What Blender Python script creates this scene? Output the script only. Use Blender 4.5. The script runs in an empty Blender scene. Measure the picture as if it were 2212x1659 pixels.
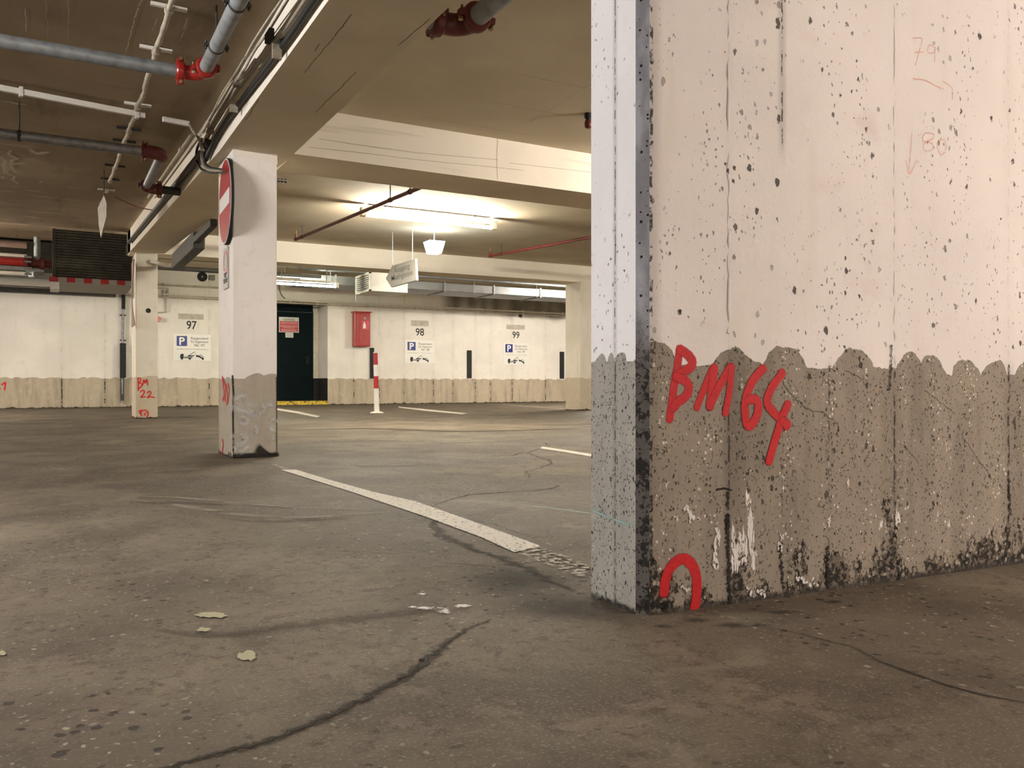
import bpy, math, random
from mathutils import Vector, Matrix

# ------------------------------------------------------------------ camera, world, exposure
SC = bpy.context.scene
COL = SC.collection
TH = math.radians(28.96)              # the building grid is turned this much against the view
CX, CY, FPX, EYE = 1106.0, 829.5, 1800.0, 0.5
cam_data = bpy.data.cameras.new('camera')
cam_data.sensor_width = 36.0
cam_data.lens = 36.0 * FPX / 2212.0
cam_data.clip_start = 0.02
cam = bpy.data.objects.new('camera', cam_data)
cam.location = (0, 0, EYE)
cam.rotation_euler = (math.radians(90), 0, -TH)
COL.objects.link(cam)
SC.camera = cam
world = bpy.data.worlds.new('world')
SC.world = world
world.use_nodes = True
world.node_tree.nodes['Background'].inputs[0].default_value = (0.9, 0.85, 0.75, 1)
world.node_tree.nodes['Background'].inputs[1].default_value = 0.0
SC.view_settings.view_transform = 'Standard'
SC.view_settings.look = 'None'
SC.view_settings.gamma = 1
SC.view_settings.use_curve_mapping = False
SC.view_settings.exposure = 2.4

# strengths of the fluorescent and added fill tubes (emission of the tube glass)
E_MAIN, E_DOOR, E_AISLE, E_FILL_NEAR = 125.0, 60.0, 75.0, 48.0
E_RIGHT, E_FARL, E_FARR, E_LEFT, E_BAY, E_FILL_FAR = 275.0, 300.0, 190.0, 165.0, 118.0, 24.0

# ------------------------------------------------------------------ measuring helpers (points on real planes)
FW = Vector((math.sin(TH), math.cos(TH), 0)); RT = Vector((math.cos(TH), -math.sin(TH), 0)); UP = Vector((0, 0, 1))
def ray(px, py): return FW + RT * ((px - CX) / FPX) + UP * ((CY - py) / FPX)
EP = Vector((0, 0, EYE))
def Wd(px, py, d): return EP + ray(px, py) * d
def Pz(px, py, z): r = ray(px, py); return EP + r * ((z - EYE) / r.z)
def Py(px, py, y): r = ray(px, py); return EP + r * (y / r.y)
def Px(px, py, x): r = ray(px, py); return EP + r * (x / r.x)
def zceil(c): return 2.41 + 0.047 * min(max(c - 5.9, 0), 7.35)
def zbeam(c): return zceil(c) - 0.33

# ------------------------------------------------------------------ node helper
class S:
    def __init__(s, b, sock): s.b, s.k = b, sock
    def __add__(s, o): return s.b.m('ADD', s, o)
    def __radd__(s, o): return s.b.m('ADD', s, o)
    def __sub__(s, o): return s.b.m('SUBTRACT', s, o)
    def __rsub__(s, o): return s.b.m('SUBTRACT', o, s)
    def __mul__(s, o): return s.b.m('MULTIPLY', s, o)
    def __rmul__(s, o): return s.b.m('MULTIPLY', s, o)
    def __truediv__(s, o): return s.b.m('DIVIDE', s, o)
class B:
    def __init__(b, name):
        b.mat = bpy.data.materials.new(name); b.mat.use_nodes = True
        b.t = b.mat.node_tree; b.t.nodes.clear()
        g = b.n('ShaderNodeNewGeometry'); b.pos = S(b, g.outputs['Position'])
        sp = b.n('ShaderNodeSeparateXYZ'); b.put(sp.inputs[0], b.pos)
        b.x, b.y, b.z = (S(b, o) for o in sp.outputs)
        b.nrm = S(b, g.outputs['Normal'])
    def n(b, t): return b.t.nodes.new(t)
    def put(b, inp, v):
        if isinstance(v, S): b.t.links.new(v.k, inp)
        elif v is not None:
            if isinstance(v, (tuple, list)) and len(v) == 3 and inp.type == 'RGBA': v = (*v, 1)
            inp.default_value = v
    def m(b, op, x, y=0.0, z=None, clamp=False):
        n = b.n('ShaderNodeMath'); n.operation = op; n.use_clamp = clamp
        b.put(n.inputs[0], x); b.put(n.inputs[1], y)
        if z is not None: b.put(n.inputs[2], z)
        return S(b, n.outputs[0])
    def mx(b, x, y): return b.m('MAXIMUM', x, y)
    def mn(b, x, y): return b.m('MINIMUM', x, y)
    def ab(b, x): return b.m('ABSOLUTE', x)
    def ss(b, x, lo, hi, a=0.0, c=1.0):
        n = b.n('ShaderNodeMapRange'); n.interpolation_type = 'SMOOTHSTEP'
        b.put(n.inputs[0], x); b.put(n.inputs[1], lo); b.put(n.inputs[2], hi); b.put(n.inputs[3], a); b.put(n.inputs[4], c)
        return S(b, n.outputs[0])
    def mix(b, a, c, f):
        n = b.n('ShaderNodeMix'); n.data_type = 'RGBA'
        b.put(n.inputs[0], f); b.put(n.inputs[6], a); b.put(n.inputs[7], c)
        return S(b, n.outputs[2])
    def vec(b, x=0.0, y=0.0, z=0.0):
        n = b.n('ShaderNodeCombineXYZ'); b.put(n.inputs[0], x); b.put(n.inputs[1], y); b.put(n.inputs[2], z)
        return S(b, n.outputs[0])
    def sc(b, v, s):
        n = b.n('ShaderNodeVectorMath'); n.operation = 'MULTIPLY'; b.put(n.inputs[0], v); b.put(n.inputs[1], s)
        return S(b, n.outputs[0])
    def noise(b, v, scale, detail=3.0, rough=0.55, dist=0.0):
        n = b.n('ShaderNodeTexNoise'); b.put(n.inputs['Vector'], v)
        n.inputs['Scale'].default_value = scale; n.inputs['Detail'].default_value = detail
        n.inputs['Roughness'].default_value = rough; n.inputs['Distortion'].default_value = dist
        return S(b, n.outputs['Fac'])
    def voro(b, v, scale, rnd=1.0, dim='3D'):
        n = b.n('ShaderNodeTexVoronoi'); n.voronoi_dimensions = dim
        if dim == '1D': b.put(n.inputs['W'], v)
        else: b.put(n.inputs['Vector'], v)
        n.inputs['Scale'].default_value = scale; n.inputs['Randomness'].default_value = rnd
        sp = b.n('ShaderNodeSeparateColor'); b.t.links.new(n.outputs['Color'], sp.inputs[0])
        return S(b, n.outputs['Distance']), S(b, sp.outputs[0]), S(b, sp.outputs[1])
    def pits(b, v, scale, size, density):
        """round specks: 1 inside; size = radius share of a cell, density = share of cells that carry one"""
        d, r1, r2 = b.voro(v, scale)
        rad = r1 * size
        on = b.m('LESS_THAN', r2, density)
        return b.ss(d / (rad + 0.001), 0.75, 1.05, 1.0, 0.0) * on
    def uvr(b):
        n = b.n('ShaderNodeUVMap'); l = b.n('ShaderNodeVectorMath'); l.operation = 'LENGTH'
        b.t.links.new(n.outputs[0], l.inputs[0]); return S(b, l.outputs['Value'])
    def out(b, color, rough=0.8, metal=0.0, bump=None, bdist=0.003, bstr=1.0, alpha=None, spec=0.35, emit=None, es=0.0, coat=0.0):
        p = b.n('ShaderNodeBsdfPrincipled'); o = b.n('ShaderNodeOutputMaterial')
        b.put(p.inputs['Base Color'], color); b.put(p.inputs['Roughness'], rough); b.put(p.inputs['Metallic'], metal)
        p.inputs['Specular IOR Level'].default_value = spec
        if coat: p.inputs['Coat Weight'].default_value = coat
        if alpha is not None: b.put(p.inputs['Alpha'], alpha)
        if emit is not None:
            b.put(p.inputs['Emission Color'], emit); p.inputs['Emission Strength'].default_value = es
        if bump is not None:
            n = b.n('ShaderNodeBump'); n.inputs['Strength'].default_value = bstr; n.inputs['Distance'].default_value = bdist
            b.put(n.inputs['Height'], bump); b.t.links.new(n.outputs[0], p.inputs['Normal'])
        b.t.links.new(p.outputs[0], o.inputs[0])
        return b.mat

def lin(r, g, b_):
    f = lambda c: (c / 255 / 12.92) if c / 255 <= 0.04045 else ((c / 255 + 0.055) / 1.055) ** 2.4
    return (f(r), f(g), f(b_))

M = {}
def plain(name, col, rough=0.6, metal=0.0, spec=0.4, var=0.12, scale=9.0, bump=0.0):
    b = B(name); nz = b.noise(b.pos, scale, 4)
    dark = tuple(c * (1 - var * 2) for c in col)
    M[name] = b.out(b.mix(dark, col, b.ss(nz, 0.25, 0.65)), rough, metal, spec=spec, bump=nz if bump else None, bdist=bump or 0.001)
    return M[name]
def glow(name, col, strength):
    b = B(name); M[name] = b.out((0.9, 0.9, 0.88), 0.5, emit=col, es=strength); return M[name]

WHITE = (0.74, 0.69, 0.62); BARE = (0.40, 0.34, 0.265)
def painted(name, zline, amp, sc1, axis='x', white=WHITE, bare=BARE, joints=None, pitd=0.1, jw=0.004, jdark=0.7, grime=0.10, streak=0.5, near=False, uneven=0.0, reach=None):
    """white paint above a brushed ragged line, bare shuttered concrete below"""
    b = B(name)
    a = {'x': b.x, 'y': b.y}[axis] if isinstance(axis, str) else axis(b)
    d, _, _ = b.voro(a + b.noise(b.pos, 3.0) * 0.25, sc1, 1.0, '1D')
    n1 = b.noise(b.vec(a, 0.0, 0.0), 2.3, 2)
    nf = b.noise(b.pos, 60.0 if near else 18.0, 4)
    arch = b.mx(0.0, 1.0 - d * d * 5.0)
    line = zline + arch * amp + (n1 - 0.5) * (amp * 1.6) + (nf - 0.5) * (amp * 0.35)
    if uneven: line = line - a * uneven
    up = b.ss(b.z - line, -0.0012 if near else -0.004, 0.0012 if near else 0.004)
    big = b.noise(b.pos, 1.6, 4); mid = b.noise(b.pos, 9.0, 5); fine = b.noise(b.pos, 70.0 if near else 30.0, 4, 0.65)
    st = b.noise(b.sc(b.pos, (7.0, 7.0, 0.8)), 1.6, 4, 0.6)
    wcol = b.mix(white, tuple(c * 0.90 for c in white), b.ss(big, 0.35, 0.7))
    wcol = b.mix(wcol, (white[0] * 0.86, white[1] * 0.82, white[2] * 0.80), b.ss(mid, 0.55, 0.85))
    wcol = b.mix(wcol, (white[0] * 0.86, white[1] * 0.84, white[2] * 0.78), b.ss(st, 0.52, 0.8) * 0.7)
    bcol = b.mix(bare, tuple(c * 0.66 for c in bare), b.ss(st, 0.42, 0.75) * streak)
    bcol = b.mix(bcol, (bare[0] * 1.25, bare[1] * 1.25, bare[2] * 1.22), b.ss(mid, 0.5, 0.78) * 0.5)
    bcol = b.mix(bcol, tuple(c * 0.7 for c in bare), b.ss(fine, 0.5, 0.75) * 0.5)
    col = b.mix(bcol, wcol, up)
    h = fine * 0.25 + mid * 0.25 + up * 0.15
    dk = (0.035, 0.028, 0.022)
    if near:
        n3 = b.n('ShaderNodeTexNoise'); b.put(n3.inputs['Vector'], b.pos); n3.inputs['Scale'].default_value = 90.0
        va = b.n('ShaderNodeVectorMath'); va.operation = 'MULTIPLY_ADD'; b.t.links.new(n3.outputs['Color'], va.inputs[0]); va.inputs[1].default_value = (0.012, 0.012, 0.018); b.put(va.inputs[2], b.pos)
        v2 = b.sc(S(b, va.outputs[0]), (1.0, 1.0, 0.7))
        area = b.ss(b.noise(b.sc(b.pos, (1.0, 1.0, 0.5)), 5.0, 2), 0.44, 0.58)
        lowm = 1.0 - up
        p1 = b.pits(v2, 46.0, 0.30, 0.32) * (0.45 + b.mx(area, lowm) * 0.55)
        p2 = b.pits(v2, 120.0, 0.42, 0.33) * b.mx(area * 0.75, lowm)
        p3 = b.pits(v2, 20.0, 0.17, 0.34)
        p4 = b.pits(v2, 210.0, 0.50, 0.5) * lowm * 0.85
        low = 1.0 - up
        ws = b.pits(b.sc(b.pos, (1.1, 1.1, 1.0)), 105.0, 0.45, 0.28) * low * b.ss(mid, 0.42, 0.58)
        col = b.mix(col, (0.62, 0.56, 0.48), ws * 0.8)
        # flaked lighter paint remains low down
        fl = b.ss(b.noise(b.sc(b.pos, (1.6, 1.6, 0.7)), 13.0, 5, 0.65), 0.63, 0.68) * b.ss(b.z, 0.05, 0.12) * b.ss(b.z, 0.42, 0.2)
        col = b.mix(col, (0.68, 0.63, 0.58), fl * low)
        pit = b.mx(b.mx(p1, p3), b.mx(p2, p4))
        col = b.mix(col, dk, pit * 0.9)
        h = h - pit * 0.8
    elif pitd:
        p1 = b.pits(b.pos, 9.0, 0.10, pitd)
        col = b.mix(col, dk, p1 * 0.7)
    if joints:
        for (jx, w, hi, lo, *zr) in joints:
            wob = (b.noise(b.sc(b.pos, (1.0, 1.0, 1.0)), 22.0 if near else 6.0, 3) - 0.5) * (w * 2.2)
            dist = b.ab(a - jx + wob)
            brk = b.ss(b.noise(b.pos, 45.0 if near else 9.0, 4, 0.7), 0.46, 0.56)
            vis = b.ss(b.z, zline - 0.03, zline + 0.03, lo, hi)
            if zr: vis = vis * b.mx(b.ss(b.z, zr[0], zr[0] + 0.12), b.ss(b.z, zline, zline - 0.02) * 0.6)
            ln = b.ss(dist, w * 0.4, w, 1.0, 0.0) * brk * vis
            soft = b.ss(dist, w, w * 6.0, 1.0, 0.0) * vis * 0.35
            col = b.mix(col, tuple(c * 0.5 for c in bare), soft)
            col = b.mix(col, dk, ln)
            h = h - ln * 0.6 - soft * 0.3
    # crumbling foot
    g1 = b.noise(b.sc(b.pos, (1.0, 1.0, 0.6)), 17.0 if near else 5.0, 6, 0.72)
    if near and reach:
        rch = grime
        for (xa, xb, hh) in reach: rch = rch + b.ss(a, xa - 0.03, xa + 0.03) * b.ss(a, xb - 0.04, xb + 0.04, 1.0, 0.0) * hh
        thr = b.z / rch * 0.16 + 0.40
        foot = b.ss(g1 - thr, -0.004, 0.012)
        halo = b.ss(g1 - thr, -0.05, 0.0) * 0.6
        col = b.mix(col, (0.20, 0.16, 0.12), halo * b.ss(fine, 0.45, 0.55))
        ag = b.pits(b.pos, 75.0, 0.6, 0.45)
        col = b.mix(col, b.mix(b.mix((0.015, 0.012, 0.009), (0.13, 0.105, 0.08), b.ss(fine, 0.46, 0.60)), (0.34, 0.29, 0.23), ag * 0.7), foot)
    else:
        foot = b.ss(b.z - (g1 - 0.47) * (grime * 4.0), 0.0, grime * 0.35, 1.0, 0.0)
        col = b.mix(col, b.mix((0.03, 0.025, 0.018), (0.17, 0.14, 0.10), b.ss(fine, 0.45, 0.62)), foot)
    col = b.mix(col, (0.03, 0.025, 0.02), b.ss(b.z, 0.004, 0.018, 1.0, 0.0) * 0.8)
    h = h - foot * 0.9
    M[name] = b.out(col, 0.85, bump=h, bdist=0.004 if near else 0.006, bstr=0.8, spec=0.25)
    return M[name]

# ---- surfaces
def floor_mat():
    b = B('garage floor')
    p = b.pos
    big = b.noise(p, 0.55, 4); mid = b.noise(p, 2.6, 5, 0.6, 0.6); fine = b.noise(p, 24.0, 7, 0.8); vf = b.noise(p, 150.0, 4, 0.75)
    m2 = b.noise(p, 5.5, 5, 0.7)
    swirl = b.noise(b.sc(p, (1.6, 1.0, 1.0)), 1.4, 5, 0.6, 1.8)
    base, dark, light = (0.106, 0.084, 0.058), (0.044, 0.034, 0.024), (0.178, 0.148, 0.108)
    col = b.mix(base, light, b.ss(big, 0.44, 0.62) * 0.6)
    col = b.mix(col, dark, b.ss(mid, 0.48, 0.62) * 0.5)
    col = b.mix(col, light, b.ss(swirl, 0.54, 0.64) * 0.5)
    col = b.mix(col, (0.17, 0.125, 0.095), b.ss(m2, 0.52, 0.62) * 0.5)
    col = b.mix(col, dark, b.ss(fine, 0.50, 0.60) * b.ss(m2, 0.42, 0.60, 0.35, 1.0) * 0.8)
    col = b.mix(col, (0.24, 0.205, 0.16), b.ss(vf, 0.55, 0.62) * 0.55)
    wz = b.ss(b.noise(b.sc(p, (1, 1, 0)), 1.3, 4), 0.42, 0.56)
    col = b.mix(col, (0.060, 0.046, 0.032), wz * 0.45)
    q = p  # stones of the worn surface, slightly irregular
    n3 = b.n('ShaderNodeTexNoise'); b.put(n3.inputs['Vector'], p); n3.inputs['Scale'].default_value = 60.0
    va = b.n('ShaderNodeVectorMath'); va.operation = 'MULTIPLY_ADD'; b.t.links.new(n3.outputs['Color'], va.inputs[0]); va.inputs[1].default_value = (0.02, 0.02, 0.0); b.put(va.inputs[2], p)
    q = S(b, va.outputs[0])
    dk = b.pits(q, 42.0, 0.42, 0.42) * (0.25 + wz * 0.75)
    lt = b.pits(b.sc(q, (1.07, 0.95, 1.0)), 55.0, 0.36, 0.22) * (0.2 + wz * 0.8)
    lt2 = b.pits(b.sc(q, (0.9, 1.1, 1.0)), 120.0, 0.45, 0.25) * (0.25 + wz * 0.75)
    dk2 = b.pits(q, 13.0, 0.12, 0.4)
    col = b.mix(col, (0.30, 0.265, 0.22), b.mx(lt, lt2 * 0.7) * 0.8)
    col = b.mix(col, (0.020, 0.015, 0.011), b.mx(dk, dk2) * 0.85)
    h = fine * 0.5 + vf * 0.35 - dk * 0.5 + lt * 0.2 + mid * 0.3
    rough = b.ss(big, 0.35, 0.7, 0.66, 0.85)
    M['floor'] = b.out(col, rough, bump=h, bdist=0.004, bstr=0.8, spec=0.25)
floor_mat()

def ceil_mat():
    b = B('ceiling concrete')
    big = b.noise(b.pos, 0.8, 4); st = b.noise(b.sc(b.pos, (4.0, 0.6, 1.0)), 1.6, 5, 0.6); fn = b.noise(b.pos, 40.0, 4)
    left = b.ss(b.x, 0.9, 1.1)      # the left aisle was never whitewashed
    c1 = b.mix((0.52, 0.445, 0.32), (0.62, 0.54, 0.41), b.ss(big, 0.4, 0.65))
    c2 = b.mix((0.25, 0.185, 0.115), (0.34, 0.265, 0.175), b.ss(big, 0.4, 0.65))
    c2 = b.mix(c2, (0.15, 0.11, 0.07), b.ss(st, 0.5, 0.75) * 0.6)
    pl = b.ss(b.noise(b.sc(b.pos, (1.0, 2.4, 1.0)), 1.7, 5, 0.6), 0.58, 0.66) * b.ss(b.y, 7.2, 8.2) * b.ss(b.x, 0.5, 0.0)
    c2 = b.mix(c2, (0.42, 0.35, 0.25), pl * 0.6)
    col = b.mix(c2, c1, left)
    # shuttering board lines
    fr = b.m('FRACT', b.y * 1.9)
    ln = b.ss(b.ab(fr - 0.5), 0.002, 0.012, 1.0, 0.0) * b.ss(b.noise(b.pos, 1.2, 3), 0.48, 0.6) * left
    col = b.mix(col, (0.24, 0.19, 0.13), ln * 0.6)
    M['ceiling'] = b.out(col, 0.85, bump=fn * 0.4 + st * 0.4, bdist=0.003, bstr=0.5, spec=0.2)
ceil_mat()

def beam_mat():
    b = B('beam whitewash')
    big = b.noise(b.pos, 1.0, 4); fn = b.noise(b.pos, 30.0, 5, 0.6); st = b.noise(b.sc(b.pos, (0.6, 0.6, 14.0)), 1.4, 3)
    w = b.mix((0.80, 0.74, 0.64), (0.72, 0.66, 0.56), b.ss(big, 0.4, 0.7))
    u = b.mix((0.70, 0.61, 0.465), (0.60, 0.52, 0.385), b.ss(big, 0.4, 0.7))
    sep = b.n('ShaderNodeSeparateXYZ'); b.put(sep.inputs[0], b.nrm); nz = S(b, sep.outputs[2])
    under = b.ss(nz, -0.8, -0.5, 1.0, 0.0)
    bl = b.ss(b.noise(b.vec(b.x * 0.8, b.y * 0.8, b.z * 22.0), 1.0, 2), 0.62, 0.72) * 0.25
    w = b.mix(w, (0.40, 0.34, 0.26), bl)
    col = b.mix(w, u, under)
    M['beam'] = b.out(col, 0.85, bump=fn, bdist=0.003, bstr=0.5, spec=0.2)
beam_mat()

painted('back wall paint', 0.615, 0.025, 4.2, 'x', joints=[(x, 0.016, 0.15, 1.0) for x in (-0.95, 0.2, 1.0, 2.0, 3.1, 6.45, 7.1, 7.75, 8.55, 9.1, 9.75, 10.2, 10.85, 11.9)], pitd=0.10, grime=0.05, streak=0.8,
        bare=(0.46, 0.395, 0.305), white=(0.77, 0.735, 0.68))
painted('pillar paint', 0.54, 0.03, 5.0, 'x', pitd=0.12, grime=0.05, streak=0.4, white=(0.82, 0.765, 0.71), bare=(0.40, 0.35, 0.275))
painted('far pillar paint', 0.60, 0.02, 5.0, 'x', pitd=0.06, grime=0.04, streak=0.4, white=(0.70, 0.65, 0.56), bare=(0.50, 0.43, 0.33))

# foreground wall: its own axis along the face (turned 3.96 degrees against the grid)
FA = TH - math.radians(25.0)
FD = Vector((math.cos(-FA), math.sin(-FA), 0))          # along the front face, to the right
FN = Vector((-math.sin(-FA), math.cos(-FA), 0))         # into the wall
F0 = Wd(1403, CY, 1.80); F0.z = 0
L0 = Wd(1373, CY, 1.81); L0.z = 0
def face_axis(b):
    return (b.x - F0.x) * FD.x + (b.y - F0.y) * FD.y
def Pf(px, py):
    """point of the foreground face seen at a pixel"""
    r = ray(px, py); t = ((F0 - EP).dot(FN)) / r.dot(FN)
    return EP + r * t
def fx(px): return (Pf(px, 800) - F0).dot(FD)
painted('near wall paint', 0.548, 0.045, 7.5, face_axis, near=True, grime=0.05, streak=1.0, uneven=0.02,
        reach=[(fx(1390), fx(1440), 0.05), (fx(1560), fx(1620), 0.05), (fx(1680), fx(1950), 0.075), (fx(2080), fx(2300), 0.045)],
        white=(0.62, 0.575, 0.54), bare=(0.225, 0.190, 0.150),
        joints=[(fx(1574), 0.0035, 0.12, 0.8), (fx(1689), 0.0030, 0.85, 0.35, Pf(1689, 380).z), (fx(1790), 0.003, 0.0, 0.6), (fx(1932), 0.0045, 0.08, 0.9), (fx(2178), 0.006, 0.1, 1.0), (0.004, 0.006, 0.95, 1.0)])
painted('near wall end paint', 0.548, 0.02, 24.0, lambda b: b.y, near=True, grime=0.02, streak=0.6,
        white=(0.78, 0.76, 0.76), bare=(0.33, 0.31, 0.275), joints=[((L0.y + 0.075), 0.0022, 0.8, 0.9)])
b = B('grey corner strip')
nz = b.noise(b.pos, 40.0, 5, 0.7); n2 = b.noise(b.sc(b.pos, (1, 1, 0.4)), 12.0, 4)
c = b.mix((0.42, 0.43, 0.47), (0.26, 0.26, 0.285), b.ss(n2, 0.45, 0.62))
pp = b.mx(b.pits(b.pos, 90.0, 0.38, 0.3), b.pits(b.pos, 170.0, 0.4, 0.4) * b.ss(b.z, 0.7, 0.5))
low = b.ss(b.z, 0.68, 0.50)
c = b.mix(c, (0.10, 0.088, 0.075), low * 0.9)
c = b.mix(c, (0.012, 0.010, 0.008), b.mx(pp, b.ss(nz, 0.49, 0.54) * low * 0.85))
M['strip'] = b.out(c, 0.8, bump=nz - pp, bdist=0.004, spec=0.25)

plain('galvanised', (0.30, 0.31, 0.31), 0.48, 0.55, var=0.18, scale=22)
plain('dull galvanised', (0.33, 0.34, 0.34), 0.6, 0.2, var=0.18, scale=14)
plain('duct metal', (0.22, 0.23, 0.245), 0.45, 0.6, var=0.15, scale=4)
plain('red enamel', (0.33, 0.018, 0.014), 0.28, 0.0, 0.55, scale=12)
plain('dark red paint', (0.13, 0.025, 0.02), 0.45, 0.0, 0.4, scale=12)
plain('dull red', (0.20, 0.035, 0.03), 0.5, scale=15)
plain('red brown pipe', (0.17, 0.045, 0.035), 0.5, scale=15)
plain('cabinet red', (0.36, 0.022, 0.02), 0.25, 0.0, 0.6, var=0.08, scale=5)
plain('white plastic', (0.72, 0.68, 0.60), 0.5, var=0.06)
plain('cable cream', (0.52, 0.46, 0.36), 0.6, var=0.15, scale=20)
plain('old cable', (0.36, 0.31, 0.23), 0.7, var=0.2, scale=30)
plain('black rubber', (0.018, 0.018, 0.019), 0.75, var=0.1)
plain('black cable', (0.02, 0.018, 0.016), 0.6)
plain('slat metal', (0.16, 0.15, 0.12), 0.5, 0.2, var=0.2)
plain('dark steel', (0.06, 0.057, 0.05), 0.55, 0.3, var=0.2)
plain('louvre dark', (0.045, 0.040, 0.030), 0.6, 0.2, var=0.2)
plain('louvre light', (0.62, 0.62, 0.58), 0.5, 0.1, var=0.06)
plain('door leaf', (0.003, 0.010, 0.012), 0.75, 0.0, 0.12, var=0.1, scale=3)
plain('door frame', (0.66, 0.60, 0.50), 0.6, var=0.1)
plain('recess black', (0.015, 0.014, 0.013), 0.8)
plain('sign white', (0.76, 0.75, 0.71), 0.4, var=0.02)
plain('sign grey', (0.36, 0.35, 0.31), 0.5, var=0.06)
plain('sign back', (0.45, 0.42, 0.34), 0.6, var=0.25, scale=14)
plain('sign blue', (0.012, 0.022, 0.20), 0.4, var=0.05)
plain('ink', (0.02, 0.02, 0.025), 0.6, var=0.02)
plain('ink grey', (0.16, 0.16, 0.15), 0.6, var=0.02)
plain('pale ink', (0.40, 0.39, 0.37), 0.6, var=0.02)
plain('sign red', (0.42, 0.03, 0.035), 0.35, var=0.06)
plain('notice red', (0.55, 0.06, 0.08), 0.4, var=0.03)
plain('notice pink', (0.80, 0.35, 0.34), 0.4, var=0.03)
plain('bollard white', (0.80, 0.77, 0.70), 0.45, var=0.05)
plain('bollard red', (0.42, 0.02, 0.025), 0.4, var=0.06)
plain('brown board', (0.30, 0.20, 0.16), 0.7, var=0.15)
plain('grey patch', (0.50, 0.46, 0.39), 0.8, var=0.12, scale=12)
plain('lamp housing', (0.70, 0.70, 0.66), 0.5, var=0.04)
plain('brass', (0.42, 0.28, 0.14), 0.35, 0.6)
glow('tube glow', (1.0, 0.93, 0.78), E_MAIN)
glow('door tube glow', (1.0, 0.96, 0.74), E_DOOR)
glow('aisle tube glow', (1.0, 0.90, 0.76), E_AISLE)
glow('near fill glow', (1.0, 0.91, 0.84), E_FILL_NEAR)
glow('right tube glow', (1.0, 0.90, 0.83), E_RIGHT)
glow('left tube glow', (0.96, 0.95, 0.95), E_LEFT)
glow('far left tube glow', (1.0, 0.91, 0.79), E_FARL)
glow('far right tube glow', (1.0, 0.92, 0.80), E_FARR)
glow('bay tube glow', (1.0, 0.91, 0.80), E_BAY)
glow('far fill glow', (1.0, 0.92, 0.80), E_FILL_FAR)
glow('lantern glow', (0.80, 0.93, 1.0), 6.0)

def soft(name, col, lo=0.55, hi=1.0, scale=30.0, cut=0.35, strength=1.0, rough=0.8, col2=None):
    """thin mark on a surface (paint, dirt, crack): fades at its edge, broken by wear"""
    b = B(name); r = b.uvr(); nz = b.noise(b.pos, scale, 5, 0.7)
    a = b.ss(r + (nz - 0.5) * 0.5, lo, hi, 1.0, 0.0) * b.ss(nz, cut, cut + 0.06) * strength
    c = col if col2 is None else b.mix(col, col2, b.ss(nz, 0.4, 0.65))
    M[name] = b.out(c, rough, alpha=a, spec=0.2); return M[name]
soft('crack dark', (0.035, 0.028, 0.02), 0.3, 1.0, 35, 0.2)
soft('crack dirt', (0.06, 0.05, 0.036), 0.1, 1.0, 22, 0.36, 0.7)
soft('thin crack', (0.05, 0.04, 0.03), 0.2, 0.9, 30, 0.34, 0.9)
soft('line paint', (0.60, 0.565, 0.49), 0.93, 1.02, 60, 0.37, 0.97)
soft('worn line paint', (0.50, 0.46, 0.38), 0.85, 1.05, 45, 0.50, 0.8)
soft('faint line paint', (0.55, 0.50, 0.42), 0.2, 1.0, 14, 0.46, 0.55)
soft('chalk blue', (0.35, 0.55, 0.52), 0.2, 1.0, 90, 0.40, 0.75)
soft('spray red', (0.44, 0.012, 0.014), 0.70, 1.05, 140, 0.05, 0.97, 0.6, (0.33, 0.008, 0.010))
soft('far spray red', (0.66, 0.03, 0.025), 0.6, 1.0, 25, 0.3, 0.9)
soft('faint pen red', (0.72, 0.30, 0.25), 0.2, 1.0, 120, 0.35, 0.5)
soft('lime streak', (0.60, 0.54, 0.42), 0.2, 1.0, 30, 0.40, 0.85)
soft('stain and wall shade', (0.045, 0.038, 0.028), -0.1, 1.05, 9, 0.3, 0.6, 0.8)
soft('pale stain', (0.30, 0.26, 0.20), 0.1, 1.0, 9, 0.42, 0.6)
soft('dark smear', (0.05, 0.04, 0.03), -0.1, 1.0, 14, 0.38, 0.4)
soft('yellow paint', (0.62, 0.44, 0.06), 0.9, 1.0, 26, 0.42, 1.0)
soft('green flake', (0.33, 0.31, 0.20), 0.85, 1.0, 20, 0.30, 0.95)
soft('plaster white', (0.66, 0.62, 0.58), 0.35, 0.95, 34, 0.40, 0.8)
soft('plaster smear', (0.66, 0.63, 0.60), -0.2, 1.0, 26, 0.44, 0.75)
soft('peeling paint', (0.62, 0.54, 0.41), -0.2, 1.0, 7, 0.33, 0.9)
soft('grime and duct shade', (0.20, 0.18, 0.14), 0.0, 1.0, 3, 0.3, 0.45)
soft('dirt black', (0.02, 0.017, 0.013), 0.3, 1.0, 30, 0.35, 0.95)

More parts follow.
